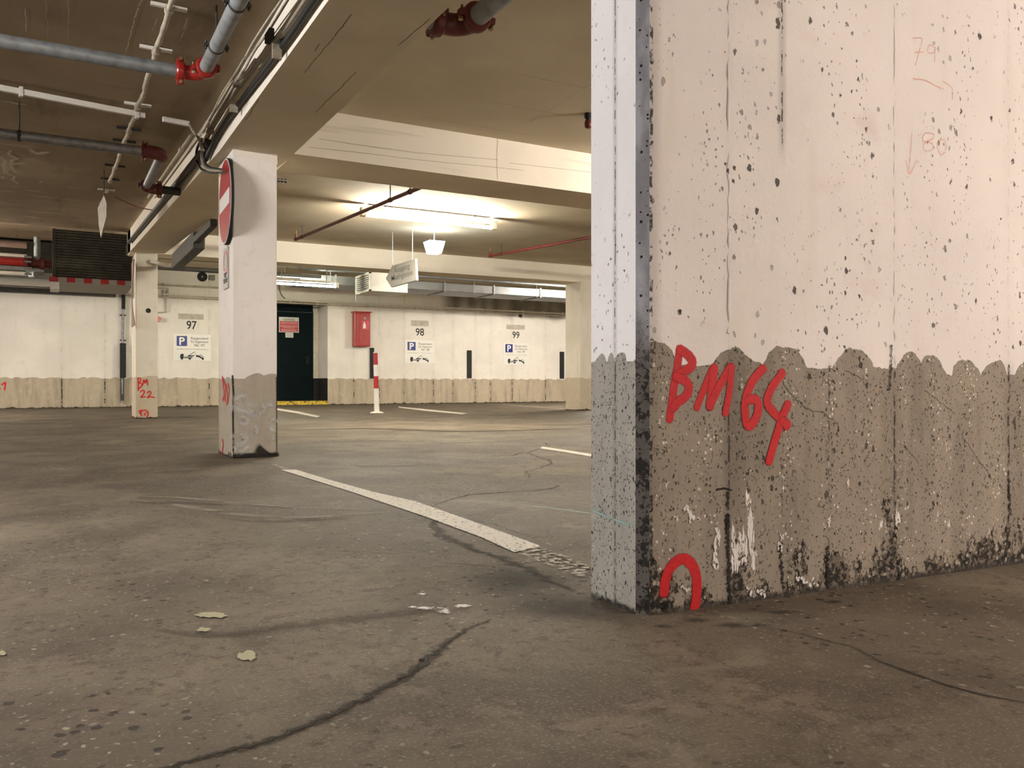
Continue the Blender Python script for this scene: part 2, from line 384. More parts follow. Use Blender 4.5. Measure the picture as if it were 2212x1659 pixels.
# ------------------------------------------------------------------ mesh builder
class MB:
    def __init__(s): s.v, s.f, s.mi, s.uv, s.sm = [], [], [], [], []
    def add(s, verts, faces, mi=0, uvs=None, smooth=False):
        o = len(s.v); s.v += [Vector(v) for v in verts]
        for k, f in enumerate(faces):
            s.f.append([o + i for i in f]); s.mi.append(mi); s.sm.append(smooth)
            s.uv.append([uvs[i] for i in f] if uvs else [(0, 0)] * len(f))
        return s
    def box(s, a, c, mi=0):
        (x0, y0, z0), (x1, y1, z1) = a, c
        x0, x1 = sorted((x0, x1)); y0, y1 = sorted((y0, y1)); z0, z1 = sorted((z0, z1))
        v = [(x0,y0,z0),(x1,y0,z0),(x1,y1,z0),(x0,y1,z0),(x0,y0,z1),(x1,y0,z1),(x1,y1,z1),(x0,y1,z1)]
        return s.add(v, [(0,3,2,1),(4,5,6,7),(0,1,5,4),(1,2,6,5),(2,3,7,6),(3,0,4,7)], mi)
    def obox(s, c, ax, ay, az, mi=0):
        """box about a centre with three half axes"""
        c, ax, ay, az = Vector(c), Vector(ax), Vector(ay), Vector(az)
        v = [c + ax*i + ay*j + az*k for k in (-1, 1) for (i, j) in ((-1,-1),(1,-1),(1,1),(-1,1))]
        return s.add(v, [(0,3,2,1),(4,5,6,7),(0,1,5,4),(1,2,6,5),(2,3,7,6),(3,0,4,7)], mi)
    def prism(s, poly, ext, mi=0):
        n = len(poly); ext = Vector(ext); p = [Vector(q) for q in poly]
        f = [tuple(range(n))[::-1], tuple(range(n, 2*n))] + [(i, (i+1) % n, n + (i+1) % n, n + i) for i in range(n)]
        return s.add(p + [q + ext for q in p], f, mi)
    def tube(s, pts, r, n=14, mi=0, caps=True):
        pts = [Vector(p) for p in pts]; rs = r if isinstance(r, (list, tuple)) else [r] * len(pts)
        vs = []; prev = None
        for i, p in enumerate(pts):
            t = (pts[min(i+1, len(pts)-1)] - pts[max(i-1, 0)]).normalized()
            a = prev if prev is not None else (Vector((0,0,1)) if abs(t.z) < 0.9 else Vector((1,0,0)))
            a = (a - t * a.dot(t)).normalized(); prev = a; c = t.cross(a)
            vs += [p + (a*math.cos(2*math.pi*k/n) + c*math.sin(2*math.pi*k/n)) * rs[i] for k in range(n)]
        m = len(pts)
        fs = [(i*n+k, i*n+(k+1) % n, (i+1)*n+(k+1) % n, (i+1)*n+k) for i in range(m-1) for k in range(n)]
        s.add(vs, fs, mi, smooth=True)
        if caps:
            s.add(vs[:n], [tuple(range(n))[::-1]], mi); s.add(vs[-n:], [tuple(range(n))], mi)
        return s
    def disc(s, c, n_, r, th, mi=0, seg=48, up=(0,0,1)):
        c, n_ = Vector(c), Vector(n_).normalized()
        return s.tube([c, c + n_*th], r, seg, mi)
    def ribbon(s, pts, w, nrm, mi=0, cap=True, lift=0.0, taper=False):
        """flat strip centred on pts in the plane of nrm; UV length = 0 on its middle, 1 at its edge"""
        nrm = Vector(nrm).normalized(); pts = [Vector(p) for p in pts]
        if len(pts) < 2: return s
        ws = list(w) if isinstance(w, (list, tuple)) else [w] * len(pts)
        if taper:
            k = len(ws); ws = [x * min(1.0, 0.25 + 3.0 * min(i, k-1-i) / k) for i, x in enumerate(ws)]
        us = [0.0] * len(pts)
        if cap:
            d0 = (pts[0]-pts[1]).normalized(); d1 = (pts[-1]-pts[-2]).normalized()
            pts = [pts[0] + d0*ws[0]*0.5] + pts + [pts[-1] + d1*ws[-1]*0.5]; ws = [ws[0]] + ws + [ws[-1]]; us = [1.0] + us + [1.0]
        v, uv = [], []
        for i, p in enumerate(pts):
            t = (pts[min(i+1, len(pts)-1)] - pts[max(i-1, 0)]).normalized(); c = t.cross(nrm)
            q = p + nrm * (lift * i)
            v += [q - c*ws[i]*0.5, q, q + c*ws[i]*0.5]; uv += [(us[i], 1.0), (us[i], 0.0), (us[i], 1.0)]
        f = []
        for i in range(len(pts)-1):
            a = 3*i; f += [(a, a+1, a+4, a+3), (a+1, a+2, a+5, a+4)]
        s.add(v, f, mi, uv)
        for q in s.v[-len(v):]: pass
        return s
    def flat(s, poly, mi=0):
        """polygon with UV length 0 in the middle and 1 on the rim"""
        p = [Vector(q) for q in poly]; n = len(p); c = sum(p, Vector()) / n
        return s.add([c] + p, [(0, 1+i, 1+(i+1) % n) for i in range(n)], mi, [(0, 0)] + [(0, 1)] * n)
    def build(s, name, mats, parent=None, loc=None, bevel=0.0):
        if not isinstance(mats, (list, tuple)): mats = [mats]
        base = Vector(loc) if loc is not None else (Vector(parent['_o']) if parent is not None else Vector())
        me = bpy.data.meshes.new(name)
        me.from_pydata([v - base for v in s.v], [], s.f)
        for m in mats: me.materials.append(M[m] if isinstance(m, str) else m)
        uvl = me.uv_layers.new(name='UVMap')
        i = 0
        for p, mi, uv, sm in zip(me.polygons, s.mi, s.uv, s.sm):
            p.material_index = mi; p.use_smooth = sm
            for k in range(len(uv)): uvl.data[i].uv = uv[k]; i += 1
        o = bpy.data.objects.new(name, me); COL.objects.link(o)
        if parent is not None: o.parent = parent; o['_o'] = base[:]
        else: o.location = base; o['_o'] = base[:]
        if bevel:
            bv = o.modifiers.new('bevel', 'BEVEL'); bv.width = bevel; bv.segments = 2; bv.limit_method = 'ANGLE'
        return o

def tag(o, label, cat, group=None):
    o['label'] = label; o['category'] = cat
    if group: o['group'] = group
    return o
def thing(name, loc, label, cat, group=None):
    o = bpy.data.objects.new(name, None); COL.objects.link(o); o.location = loc; o['_o'] = Vector(loc)[:]
    o.empty_display_size = 0.1
    return tag(o, label, cat, group)
def struct(o): o['kind'] = 'structure'; return o
def lab(o, t): o['label'] = t; return o

def crm(pts, n=6):
    """smooth curve through points"""
    P = [Vector(p) for p in pts]; P = [P[0]*2 - P[1]] + P + [P[-1]*2 - P[-2]]; out = []
    for i in range(1, len(P)-2):
        for k in range(n):
            t = k / n; a, b_, c, d = P[i-1], P[i], P[i+1], P[i+2]
            out.append(0.5*((2*b_) + (c-a)*t + (2*a-5*b_+4*c-d)*t*t + (3*b_-a-3*c+d)*t**3))
    out.append(P[-2]); return out
def jag(pts, amp, n, seed, plane='xy'):
    rnd = random.Random(seed); out = []
    base = [Vector(p) for p in pts]
    for a, c in zip(base, base[1:]):
        for k in range(n):
            p = a.lerp(c, k / n); L = (c - a).length
            s_ = amp * min(1, L)
            if plane == 'xy': p += Vector((rnd.uniform(-s_, s_), rnd.uniform(-s_, s_), 0))
            out.append(p)
    out.append(base[-1]); return out

def text(name, string, mat, parent, origin, xd, size_h, width=None, align='LEFT', bold=0.0, up=Vector((0, 0, 1)), n_off=0.0):
    """lettering in the plane (xd, up); size_h = cap height; width squeezes the whole line"""
    cu = bpy.data.curves.new(name, 'FONT'); cu.body = string; cu.size = 1.0; cu.align_x = 'LEFT'; cu.offset = bold
    cu.resolution_u = 3
    to = bpy.data.objects.new(name, cu); COL.objects.link(to)
    dg = bpy.context.evaluated_depsgraph_get(); me = bpy.data.meshes.new_from_object(to.evaluated_get(dg))
    bpy.data.objects.remove(to); bpy.data.curves.remove(cu)
    if not me.vertices: return None
    xs = [v.co.x for v in me.vertices]; x0, x1 = min(xs), max(xs)
    sy = size_h / 0.70; sx = sy if width is None else width / (x1 - x0)
    tw = (x1 - x0) * sx; sh = {'LEFT': 0, 'CENTER': -tw/2, 'RIGHT': -tw}[align]
    xd = Vector(xd).normalized(); nrm = xd.cross(up).normalized(); base = Vector(parent['_o']) if parent is not None else Vector()
    for v in me.vertices:
        v.co = Vector(origin) + xd * ((v.co.x - x0) * sx + sh) + up * (v.co.y * sy) + nrm * n_off - base
    me.materials.append(M[mat]); me.name = name
    o = bpy.data.objects.new(name, me); COL.objects.link(o)
    if parent is not None: o.parent = parent
    o['_o'] = base[:]
    return o

# ================================================================== THE SETTING
YW = 19.6                        # back wall
# ---- floor
fl = MB()
nx, ny = 56, 56
X0, X1, Y0, Y1 = -12.0, 16.0, -7.0, YW
fl.add([(X0,Y0,0),(X1,Y0,0),(X1,Y1,0),(X0,Y1,0)], [(0,1,2,3)], 0)
Zf = 0.0012
def G(*pp): return [Pz(x, y, Zf) for x, y in pp]
def scaled(pts, w): return [w] * len(pts)
def crack(pp, w, mi, seed, amp=0.12, n=7, dz=0.0):
    pts = jag(G(*pp), amp, n, seed); rnd = random.Random(seed+9)
    for p in pts: p.z = Zf + dz
    fl.ribbon(pts, [w * rnd.uniform(0.5, 1.3) for _ in pts], (0, 0, 1), mi, taper=True)
C1 = [(1062,1338),(1020,1352),(985,1372),(950,1400),(905,1440),(860,1470),(800,1500),(745,1530),(690,1556),(620,1585),(560,1606),(480,1625),(420,1640),(340,1662),(240,1700)]
crack(C1, 0.034, 2, 3, 0.10, 6); crack(C1, 0.010, 1, 4, 0.08, 7, 0.0006); crack(C1[2:9], 0.006, 1, 44, 0.16, 8, 0.0008)
C2 = [(905,1100),(935,1128),(945,1150),(985,1170),(1035,1190),(1090,1208),(1140,1228),(1200,1258),(1240,1275)]
crack(C2, 0.06, 2, 5, 0.08, 6); crack(C2, 0.010, 1, 6, 0.07, 7, 0.0006)
C3 = [(920,1098),(970,1080),(1012,1068),(1090,1063),(1150,1060),(1190,1055),(1208,1050),(1180,1044)]
crack(C3, 0.022, 1, 7, 0.03, 6)
C4 = [(1150,1033),(1135,1020),(1170,1010),(1190,1003),(1188,994),(1160,986),(1140,978),(1168,969),(1186,963),(1176,955),(1140,948)]
crack(C4, 0.028, 3, 8, 0.04, 5)
C5 = [(1040,987),(1110,984),(1140,975)]; crack(C5, 0.03, 3, 12, 0.04, 5)
C6 = [(1600,1338),(1700,1362),(1780,1382),(1850,1400),(1900,1428),(1960,1450),(2040,1478),(2120,1500),(2230,1520)]
crack(C6, 0.0045, 1, 13, 0.012, 7, 0.0006); crack(C6[4:], 0.016, 2, 14, 0.012, 5)
crack([(1145,1180),(1200,1200),(1240,1218),(1280,1232)], 0.010, 1, 15, 0.02, 6)
crack([(1000,1120),(1060,1130),(1120,1150),(1180,1165)], 0.008, 3, 16, 0.03, 6)
crack([(700,1190),(780,1192),(850,1196),(950,1190)], 0.008, 3, 17, 0.03, 6)
crack([(950,1215),(1060,1222),(1180,1212)], 0.010, 3, 18, 0.03, 6)
# near wall's shadow painted dark beside its foot, joint dirt round the feet
fl.flat(G((1030,1300),(1120,1278),(1230,1270),(1300,1290),(1400,1330),(1420,1352),(1330,1352),(1230,1345),(1100,1335),(1035,1322)), 4)
fl.flat(G((960,1240),(1080,1215),(1200,1225),(1270,1262),(1150,1290),(1010,1285)), 4)
for i, (px, py, w, h) in enumerate([(1505,1340,45,9),(1585,1350,60,9),(1690,1322,55,7),(1440,1352,40,6),(1800,1300,40,5),(1640,1350,30,5)]):
    rr = random.Random(i); fl.flat([p + Vector((0,0,0.0004)) for p in G(*[(px + w*math.cos(a)*rr.uniform(.6,1.1), py + h*math.sin(a)*rr.uniform(.6,1.1)) for a in [k*math.pi/7 for k in range(14)]])], 2)
# pale drag marks and dark sweeps
for i, (pp, w, mi) in enumerate([
    ([(270,1078),(340,1086),(440,1100),(520,1112),(640,1118),(760,1112),(840,1106)], 0.09, 5),
    ([(300,1072),(400,1076),(520,1088),(640,1096),(800,1102)], 0.07, 5),
    ([(480,1120),(560,1126),(660,1124),(760,1118)], 0.07, 6),
    ([(300,1086),(400,1086),(500,1092)], 0.10, 6),
    ([(330,1360),(480,1372),(620,1352),(760,1336),(900,1322),(1010,1318)], 0.08, 6),
    ([(640,1002),(700,1000),(745,999)], 0.10, 5), ([(760,1004),(830,1006),(950,1000)], 0.2, 5),
    ([(600,960),(800,950),(1000,955),(1200,945)], 0.35, 5),
    ([(620,930),(800,926),(1000,932),(1250,926)], 0.4, 4),
    ]):
    pts = crm(G(*pp), 5)
    for p in pts: p.z = Zf + 0.0008 + 0.0002 * i
    fl.ribbon(pts, w, (0, 0, 1), mi, taper=True)
floor = struct(fl.build('floor', ['floor', 'crack dark', 'crack dirt', 'thin crack', 'stain and wall shade', 'pale stain', 'dark smear']))

def floor_part(name, mat, fn, label=None):
    mb = MB(); fn(mb); o = mb.build(name, mat, floor)
    if label: o['label'] = label
    return o
def quadline(pts_l, pts_r):
    """strip between two pixel polylines on the floor"""
    def f(mb):
        L_, R_ = G(*pts_l), G(*pts_r)
        for q in L_ + R_: q.z = 0.003
        v, uv = [], []
        for a, c in zip(L_, R_): v += [a, a.lerp(c, .5), c]; uv += [(0,1),(0,0),(0,1)]
        fs = []
        for i in range(len(L_)-1): k = 3*i; fs += [(k,k+1,k+4,k+3),(k+1,k+2,k+5,k+4)]
        mb.add(v, fs, 0, uv)
    return f
floor_part('parking_line', 'line paint', quadline([(640,1015),(706,1035),(803,1062),(900,1084),(1000,1119),(1100,1155),(1168,1180)], [(605,1015),(672,1036),(762,1064),(838,1090),(924,1119),(1040,1162),(1110,1194)]), 'white bay line running from the pillar towards the near wall')
floor_part('parking_line', 'worn line paint', quadline([(1168,1180),(1230,1203),(1278,1220)], [(1110,1194),(1190,1225),(1260,1252)]), 'worn end of the white bay line at the near wall foot')
floor_part('parking_line', 'faint line paint', quadline([(612,1004),(640,1015)], [(575,1002),(605,1015)]), 'faint start of the white bay line at the pillar foot')
floor_part('parking_line', 'line paint', quadline([(598,882),(645,889),(692,899)], [(598,886),(640,893),(684,902)]), 'short white bay line left of the bollard')
floor_part('parking_line', 'line paint', quadline([(860,878),(930,885),(1010,893)], [(862,881),(930,889),(998,895)]), 'thin white bay line right of the bollard')
floor_part('parking_line', 'line paint', quadline([(1172,965),(1220,972),(1290,983)], [(1166,969),(1220,977.5),(1290,989)]), 'white bay line beside the near wall')
floor_part('parking_line', 'faint line paint', quadline([(1085,873),(1150,877),(1224,882)], [(1085,875),(1150,880),(1224,885)]), 'faint far bay line by the far pillar')
def thin_mark(mb): mb.ribbon([p + Vector((0,0,0.003)) for p in crm(G((1148,1094),(1200,1100),(1250,1107),(1290,1112)), 4)], 0.018, (0,0,1))  # thin pale blue stroke towards the near wall
floor_part('blue_mark', 'chalk blue', thin_mark, 'pale blue stroke on the floor')
def blob(px, py, w, h, seed, n=18, dz=0.0025):
    def f(mb):
        rr = random.Random(seed)
        mb.flat([Vector((p.x, p.y, dz)) for p in G(*[(px + w*math.cos(a)*rr.uniform(.6,1.15), py + h*math.sin(a)*rr.uniform(.55,1.15)) for a in [k*2*math.pi/n for k in range(n)]])])
    return f
floor_part('paint_flake', 'green flake', blob(458, 1329, 42, 9, 1), 'long pale green flake of floor paint')
floor_part('paint_flake', 'green flake', blob(440, 1361, 17, 6, 2), 'small pale flake of floor paint')
floor_part('paint_flake', 'green flake', blob(534, 1418, 27, 13, 3), 'blocky pale green flake of floor paint')
floor_part('paint_flake', 'green flake', blob(4, 1412, 12, 7, 7))
floor_part('paint_flake', 'plaster white', blob(912, 1284, 14, 4, 4))
for i, (px, py, w, h) in enumerate([(925,1314,45,6),(960,1322,22,10),(1000,1310,26,6),(890,1312,16,4)]):
    floor_part('plaster_crumb', 'plaster white', blob(px, py, w, h, 20+i))

# ---- ceiling
ce = MB()
def sheet(x0, x1, y0, y1, z0, z1): ce.add([(x0,y0,z0),(x0,y1,z1),(x1,y1,z1),(x1,y0,z0)], [(0,1,2,3)], 0)
sheet(X0, X1, Y0, 5.9, 2.41, 2.41)
sheet(X0, X1, 5.9, 13.6, 2.41, 2.755)
ce.add([(X0,13.6,2.755),(X0,13.6,3.1),(X1,13.6,3.1),(X1,13.6,2.755)], [(0,1,2,3)])
sheet(X0, X1, 13.6, YW + 1.5, 3.1, 3.1)
def Cc(px, py):
    """point on the ceiling seen at a pixel (flat part, then the rising part)"""
    p = Pz(px, py, 2.41)
    if p.y <= 5.9: return Vector((p.x, p.y, 2.4085))
    r = ray(px, py); t = (2.41 - EYE - 0.047*5.9) / (r.z - 0.047*r.y); p = EP + r*t; p.z -= 0.0015; return p
for i, (pp, w) in enumerate([([(305,0),(295,25),(287,50),(280,80),(271,113)], 0.012), ([(405,38),(398,60),(389,88)], 0.008), ([(147,-5),(147,40),(145,85)], 0.005), ([(100,-5),(101,40),(102,80)], 0.004),
        ([(55,20),(56,45),(57,68)], 0.009), ([(338,40),(330,65)], 0.008), ([(167,275),(166,298)], 0.010), ([(208,335),(201,366)], 0.02), ([(109,362),(107,405)], 0.02), ([(32,360),(35,400)], 0.02), ([(30,305),(40,338)], 0.02),
        ([(1278,183),(1230,212),(1190,236),(1145,261)], 0.014), ([(1145,261),(1162,264)], 0.012), ([(1110,158),(1200,176)], 0.006), ([(1075,229),(1145,239)], 0.006), ([(1120,218),(1150,226)], 0.008), ([(1010,238),(1020,241)], 0.015)]):
    ce.ribbon(jag([Cc(*q) for q in pp], 0.02, 4, i), w, (0,0,-1), 1, taper=False)
for i, (pp, w) in enumerate([([(-10,325),(10,372),(12,398)], .10), ([(28,322),(34,360),(40,392)], .07), ([(60,318),(80,330),(108,326)], .10), ([(20,352),(60,350)], .05), ([(88,385),(96,400)], .10), ([(24,362),(30,400)], .06), ([(0,215),(60,225)], .05)]):
    ce.ribbon([p - UP*0.007 for p in jag([Cc(*q) for q in pp], 0.05, 5, 70+i)], w*1.4, (0,-0.047,-1), 2, taper=True)
ceiling = struct(ce.build('ceiling', ['ceiling', 'lime streak', 'peeling paint']))

# ---- back wall with its door recess
RL, RR, RB, RT_ = 4.35, 5.80, 20.48, 2.45
bw = MB()
def wq(x0, x1, z0, z1, y=YW): bw.add([(x0,y,z0),(x1,y,z0),(x1,y,z1),(x0,y,z1)], [(0,1,2,3)], 0)
wq(X0, RL, 0, 3.1); wq(RR, X1, 0, 3.1); wq(RL, RR, RT_, 3.1)
bw.add([(RL,YW,0),(RL,RB,0),(RL,RB,RT_),(RL,YW,RT_)], [(0,3,2,1)], 0)
bw.add([(RR,YW,0.64),(RR,RB,0.64),(RR,RB,RT_),(RR,YW,RT_)], [(0,1,2,3)], 0)
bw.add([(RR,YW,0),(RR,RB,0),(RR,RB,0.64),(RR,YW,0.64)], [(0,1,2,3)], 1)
bw.add([(RL,YW,RT_),(RL,RB,RT_),(RR,RB,RT_),(RR,YW,RT_)], [(0,1,2,3)], 0)
bw.add([(RL,RB,0),(RR,RB,0),(RR,RB,RT_),(RL,RB,RT_)], [(0,1,2,3)], 0)
# band high on the right part: grime, with the duct's shadow painted in
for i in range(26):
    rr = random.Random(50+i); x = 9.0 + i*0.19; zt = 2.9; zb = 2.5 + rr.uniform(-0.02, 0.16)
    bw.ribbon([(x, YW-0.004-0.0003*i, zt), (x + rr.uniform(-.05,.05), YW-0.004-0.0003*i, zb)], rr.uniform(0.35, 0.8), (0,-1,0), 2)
wall_back = struct(bw.build('wall_back', ['back wall paint', 'recess black', 'grime and duct shade']))
for nm, q in (('wall_left', [(X0,Y0,0),(X0,YW,0),(X0,YW,3.1),(X0,Y0,3.1)]), ('wall_right', [(X1,YW,0),(X1,Y0,0),(X1,Y0,3.1),(X1,YW,3.1)]), ('wall_front', [(X1,Y0,0),(X0,Y0,0),(X0,Y0,3.1),(X1,Y0,3.1)])):
    struct(MB().add(q, [(0,1,2,3)]).build(nm, 'far pillar paint'))
# painted bay numbers, grey patches, tag
def onwall(px, py, off=0.004): p = Py(px, py, YW - off); return p
for s_, xa, xb, ya, yb in (('97', 403, 425, 693.5, 710.5), ('98', 898, 916, 709.5, 724.5), ('99', 1107, 1122, 716.5, 730)):
    a, c = onwall(xa, yb), onwall(xb, ya)
    o = text('painted_number', s_, 'ink', wall_back, a, (1,0,0), c.z - a.z, c.x - a.x, bold=0.012); lab(o, 'black painted bay number ' + s_)
for xa, xb, ya, yb in ((385, 440, 679, 689), (888, 926, 693, 704), (1094, 1134, 702.5, 711)):
    a, c = onwall(xa, yb), onwall(xb, ya)
    MB().box((a.x, YW-0.003, a.z), (c.x, YW, c.z)).build('number_patch', 'grey patch', wall_back)
m = MB()
for pp in ([(-14,828),(-5,824),(-4,830),(-12,840),(0,840)], [(4,831),(12,826),(11,834),(10,842)]): m.ribbon(crm([onwall(*q) for q in pp], 3), 0.035, (0,-1,0))
lab(m.build('graffiti', 'far spray red', wall_back), 'red sprayed digits at the left end of the wall')
# threshold step with yellow edge
m = MB(); m.box((RL, YW-0.04, 0), (RR, RB, 0.10))
m.add([(RL+0.0,YW-0.042,0.012),(RR,YW-0.042,0.012),(RR,YW-0.042,0.098),(RL,YW-0.042,0.098)], [(0,1,2,3)], 1)
m.add([(RL,YW-0.04,0.102),(RR,YW-0.04,0.102),(RR,YW+0.12,0.102),(RL,YW+0.12,0.102)], [(0,1,2,3)], 1)
tag(m.build('door_step', ['dark steel', 'yellow paint'], None, (5.0, YW, 0)), 'dark threshold step with a worn yellow edge at the door', 'step')

# ---- door
dr = bpy.data.objects.new('door_1', None); COL.objects.link(dr); dr.location = (5.2, RB, 0.1); dr['_o'] = (5.2, RB, 0.1)
dr['kind'] = 'structure'
DL, DR_ = 4.62, 5.67
m = MB(); m.box((DL, RB-0.07, 0.10), (DR_, RB-0.02, 2.26)); m.build('door_leaf', 'door leaf', dr, bevel=0.004)
m = MB(); m.box((DL, RB-0.06, 2.27), (DR_, RB-0.01, 2.45)); m.build('door_header', 'door leaf', dr)
m = MB(); m.box((DR_+0.005, RB-0.10, 0.64), (DR_+0.125, RB, 2.30)); m.build('door_frame', 'door frame', dr)
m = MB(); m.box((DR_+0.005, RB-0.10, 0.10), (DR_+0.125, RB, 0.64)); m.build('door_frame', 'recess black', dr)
hp = Vector((DR_-0.14, RB-0.09, 1.13))
m = MB(); m.tube([hp, hp+Vector((0,-0.05,0)), hp+Vector((-0.14,-0.055,0))], 0.012, 8); m.box((hp.x-.025, RB-0.085, hp.z-.13), (hp.x+.025, RB-0.07, hp.z+.06)); m.build('handle', 'black rubber', dr)
# warning notice on the door
YD = RB - 0.075
a, c = Py(602.5, 717.5, YD), Py(645.5, 686, YD)
t = thing('warning_notice', (a.x, YD, a.z), 'red and white warning notice fixed to the dark green door', 'sign')
W_, H_ = c.x - a.x, c.z - a.z
m = MB(); m.box((a.x, YD-0.004, a.z), (c.x, YD, c.z)); m.build('panel', 'sign white', t)
m = MB(); m.box((a.x+W_*.035, YD-0.006, a.z+H_*.04), (c.x-W_*.035, YD-0.004, a.z+H_*.73)); m.build('red_field', 'notice red', t)
text('lettering', 'ACHTUNG', 'ink grey', t, (a.x+W_*.5, YD-0.0065, a.z+H_*.77), (1,0,0), H_*.12, W_*.55, 'CENTER', 0.02)
m = MB()
for k, (fw_, zz) in enumerate(((.84,.63),(.88,.55),(.86,.42),(.86,.35),(.55,.27),(.8,.16),(.76,.09))):
    m.box((a.x+W_*(.5-fw_/2), YD-0.008, a.z+H_*zz), (a.x+W_*(.5+fw_/2), YD-0.006, a.z+H_*(zz+.045)))
m.build('small_print', 'notice pink', t)
a, c = Py(616.5, 729, YD), Py(633.5, 719, YD)
t = thing('paper_note', (a.x, YD, a.z), 'small white note taped under the warning notice', 'sign')
m = MB(); m.box((a.x, YD-0.003, a.z), (c.x, YD, c.z)); m.build('sheet', 'sign white', t)
m = MB(); [m.box((a.x+.03, YD-0.005, a.z+.02+k*.03), (c.x-.03, YD-0.003, a.z+.028+k*.03)) for k in range(3)]; m.build('small_print', 'pale ink', t)

# ---- pillars
def pillar(x0, x1, y0, y1, zt, mat, label, extra=None, bev=0.008):
    t = thing('concrete_pillar', ((x0+x1)/2, (y0+y1)/2, 0), label, 'pillar')
    m = MB(); m.box((x0, y0, 0), (x1, y1, zt)); m.build('shaft', mat, t, bevel=bev)
    return t
P1 = (1.067, 1.362, 5.80, 6.34)
p1 = pillar(*P1, 2.08, 'pillar paint', 'white pillar with a scuffed bare foot carrying the round no-entry sign')
PF = Vector((0, -1, 0))
m = MB()
for pp, w in (([(502,812),(504,850),(503,900),(504,950),(504,984)], 0.018), ([(597,815),(598,870),(598,930),(598,980)], 0.008), ([(509,985),(540,984),(570,985),(598,982)], 0.05)):
    m.ribbon(jag([Py(x, y, P1[2]-0.003) for x, y in pp], 0.0, 4, 1), w, PF)
for pp in ([(540,985),(552,960),(560,955),(575,970),(596,985)],): m.flat([Py(x, y, P1[2]-0.004) for x, y in pp])
lab(m.build('corner_dirt', 'dirt black', p1), 'black dirty edges of the pillar foot')
m = MB(); ys = P1[2]-0.003; k = 0
for pp, w in (([(510,862),(522,855),(534,862),(541,872)], .028), ([(508,880),(520,886),(534,890),(545,895)], .03), ([(545,890),(555,882),(566,878),(570,884),(560,892),(552,898)], .03), ([(515,902),(528,900),(536,908),(530,916),(520,914)], .02),
              ([(505,945),(520,940),(532,946),(528,955),(512,958)], .03), ([(583,873),(590,874)], .028), ([(580,912),(590,905),(596,910)], .02), ([(507,970),(520,972),(535,965)], .03), ([(545,940),(556,932),(552,922)], .018), ([(585,925),(592,935),(590,948)], .02)):
    k += 1; m.ribbon([p + PF*0.0004*k for p in crm([Py(x, y, ys) for x, y in pp], 4)], w*3.2, PF)
lab(m.build('plaster_patch', 'plaster smear', p1), 'pale plaster smears on the bare foot')
m = MB(); XL = P1[0]-0.002
for q in ([(480,815),(484,850),(481,864)], [(482,818),(487,838),(486,865)], [(488,832),(491,850),(490,872)], [(492,830),(495,842),(492,868)], [(480,950),(482,960),(479,984)]):
    m.ribbon(crm([Px(x, y, XL) for x, y in q], 3), 0.030, (-1,0,0), lift=0.0002)
lab(m.build('graffiti', 'far spray red', p1), 'red sprayed letters on the left side of the pillar')
# concrete above the slanting edge of the whitewash
m = MB(); zt = 2.08
m.add([Py(503, 331, P1[2]-0.002), Py(599.5, 355, P1[2]-0.002), Vector((P1[1], P1[2]-0.002, zt)), Vector((P1[0]+0.0, P1[2]-0.002, zt))], [(0,1,2,3)]); m.build('bare_top', 'beam', p1)

P2 = (1.074, 1.366, 13.15, 13.85)
p2 = pillar(*P2, 2.42, 'far pillar paint', 'white pillar at the far end of the long beam with red letters BM 22')
m = MB(); k = 0
def P2p(x, y): return Py(x, y, P2[2]-0.003)
for pp in ([(299,843),(299,829),(298,818)], [(298,817),(304,818),(303,824),(299,827)], [(299,827),(306,829),(305,835),(300,839)], [(308,832),(311,820),(313,828),(317,819),(319,831)],
           [(304,846),(308,843),(312,846),(309,853),(304,858),(313,857)], [(318,849),(323,845),(326,849),(322,855),(318,859),(326,857),(333,859)],
           [(303,893),(301,888),(306,886)], [(306,898),(305,890),(311,886),(318,888),(320,895),(317,901)], [(312,897),(314,892)]):
    k += 1; m.ribbon([p + PF*0.0005*k for p in crm([P2p(x, y) for x, y in pp], 3)], 0.022, PF)
lab(m.build('graffiti', 'far spray red', p2), 'red sprayed BM 22 and a small arc')
hc = P2p(320.5, 671); m = MB(); m.disc(hc, (0,-1,0), 0.034, 0.006, seg=24); m.build('anchor_hole', 'black rubber', p2)
P3 = (8.72, 9.02, 13.10, 13.62)
p3 = pillar(*P3, 2.44, 'far pillar paint', 'cream pillar far right, half hidden behind the near wall')

# bent guard strip on the side of the far pillar
m = MB(); xg = P2[0]-0.045
pg = [Px(x, y, xg) for x, y in ((291,560),(289,590),(286.5,615),(286,645),(288,672),(291,690),(292.5,702))]
m.prism([p + Vector((0,0.0,0)) for p in pg] + [Vector((xg, P2[2]+0.05, p.z)) for p in pg[::-1]], (-0.01, 0, 0)); tag(m.build('guard_board', 'brown board', None, (xg, P2[2], 1.2)), 'warped reddish-brown strip on the left side of the far pillar', 'board')

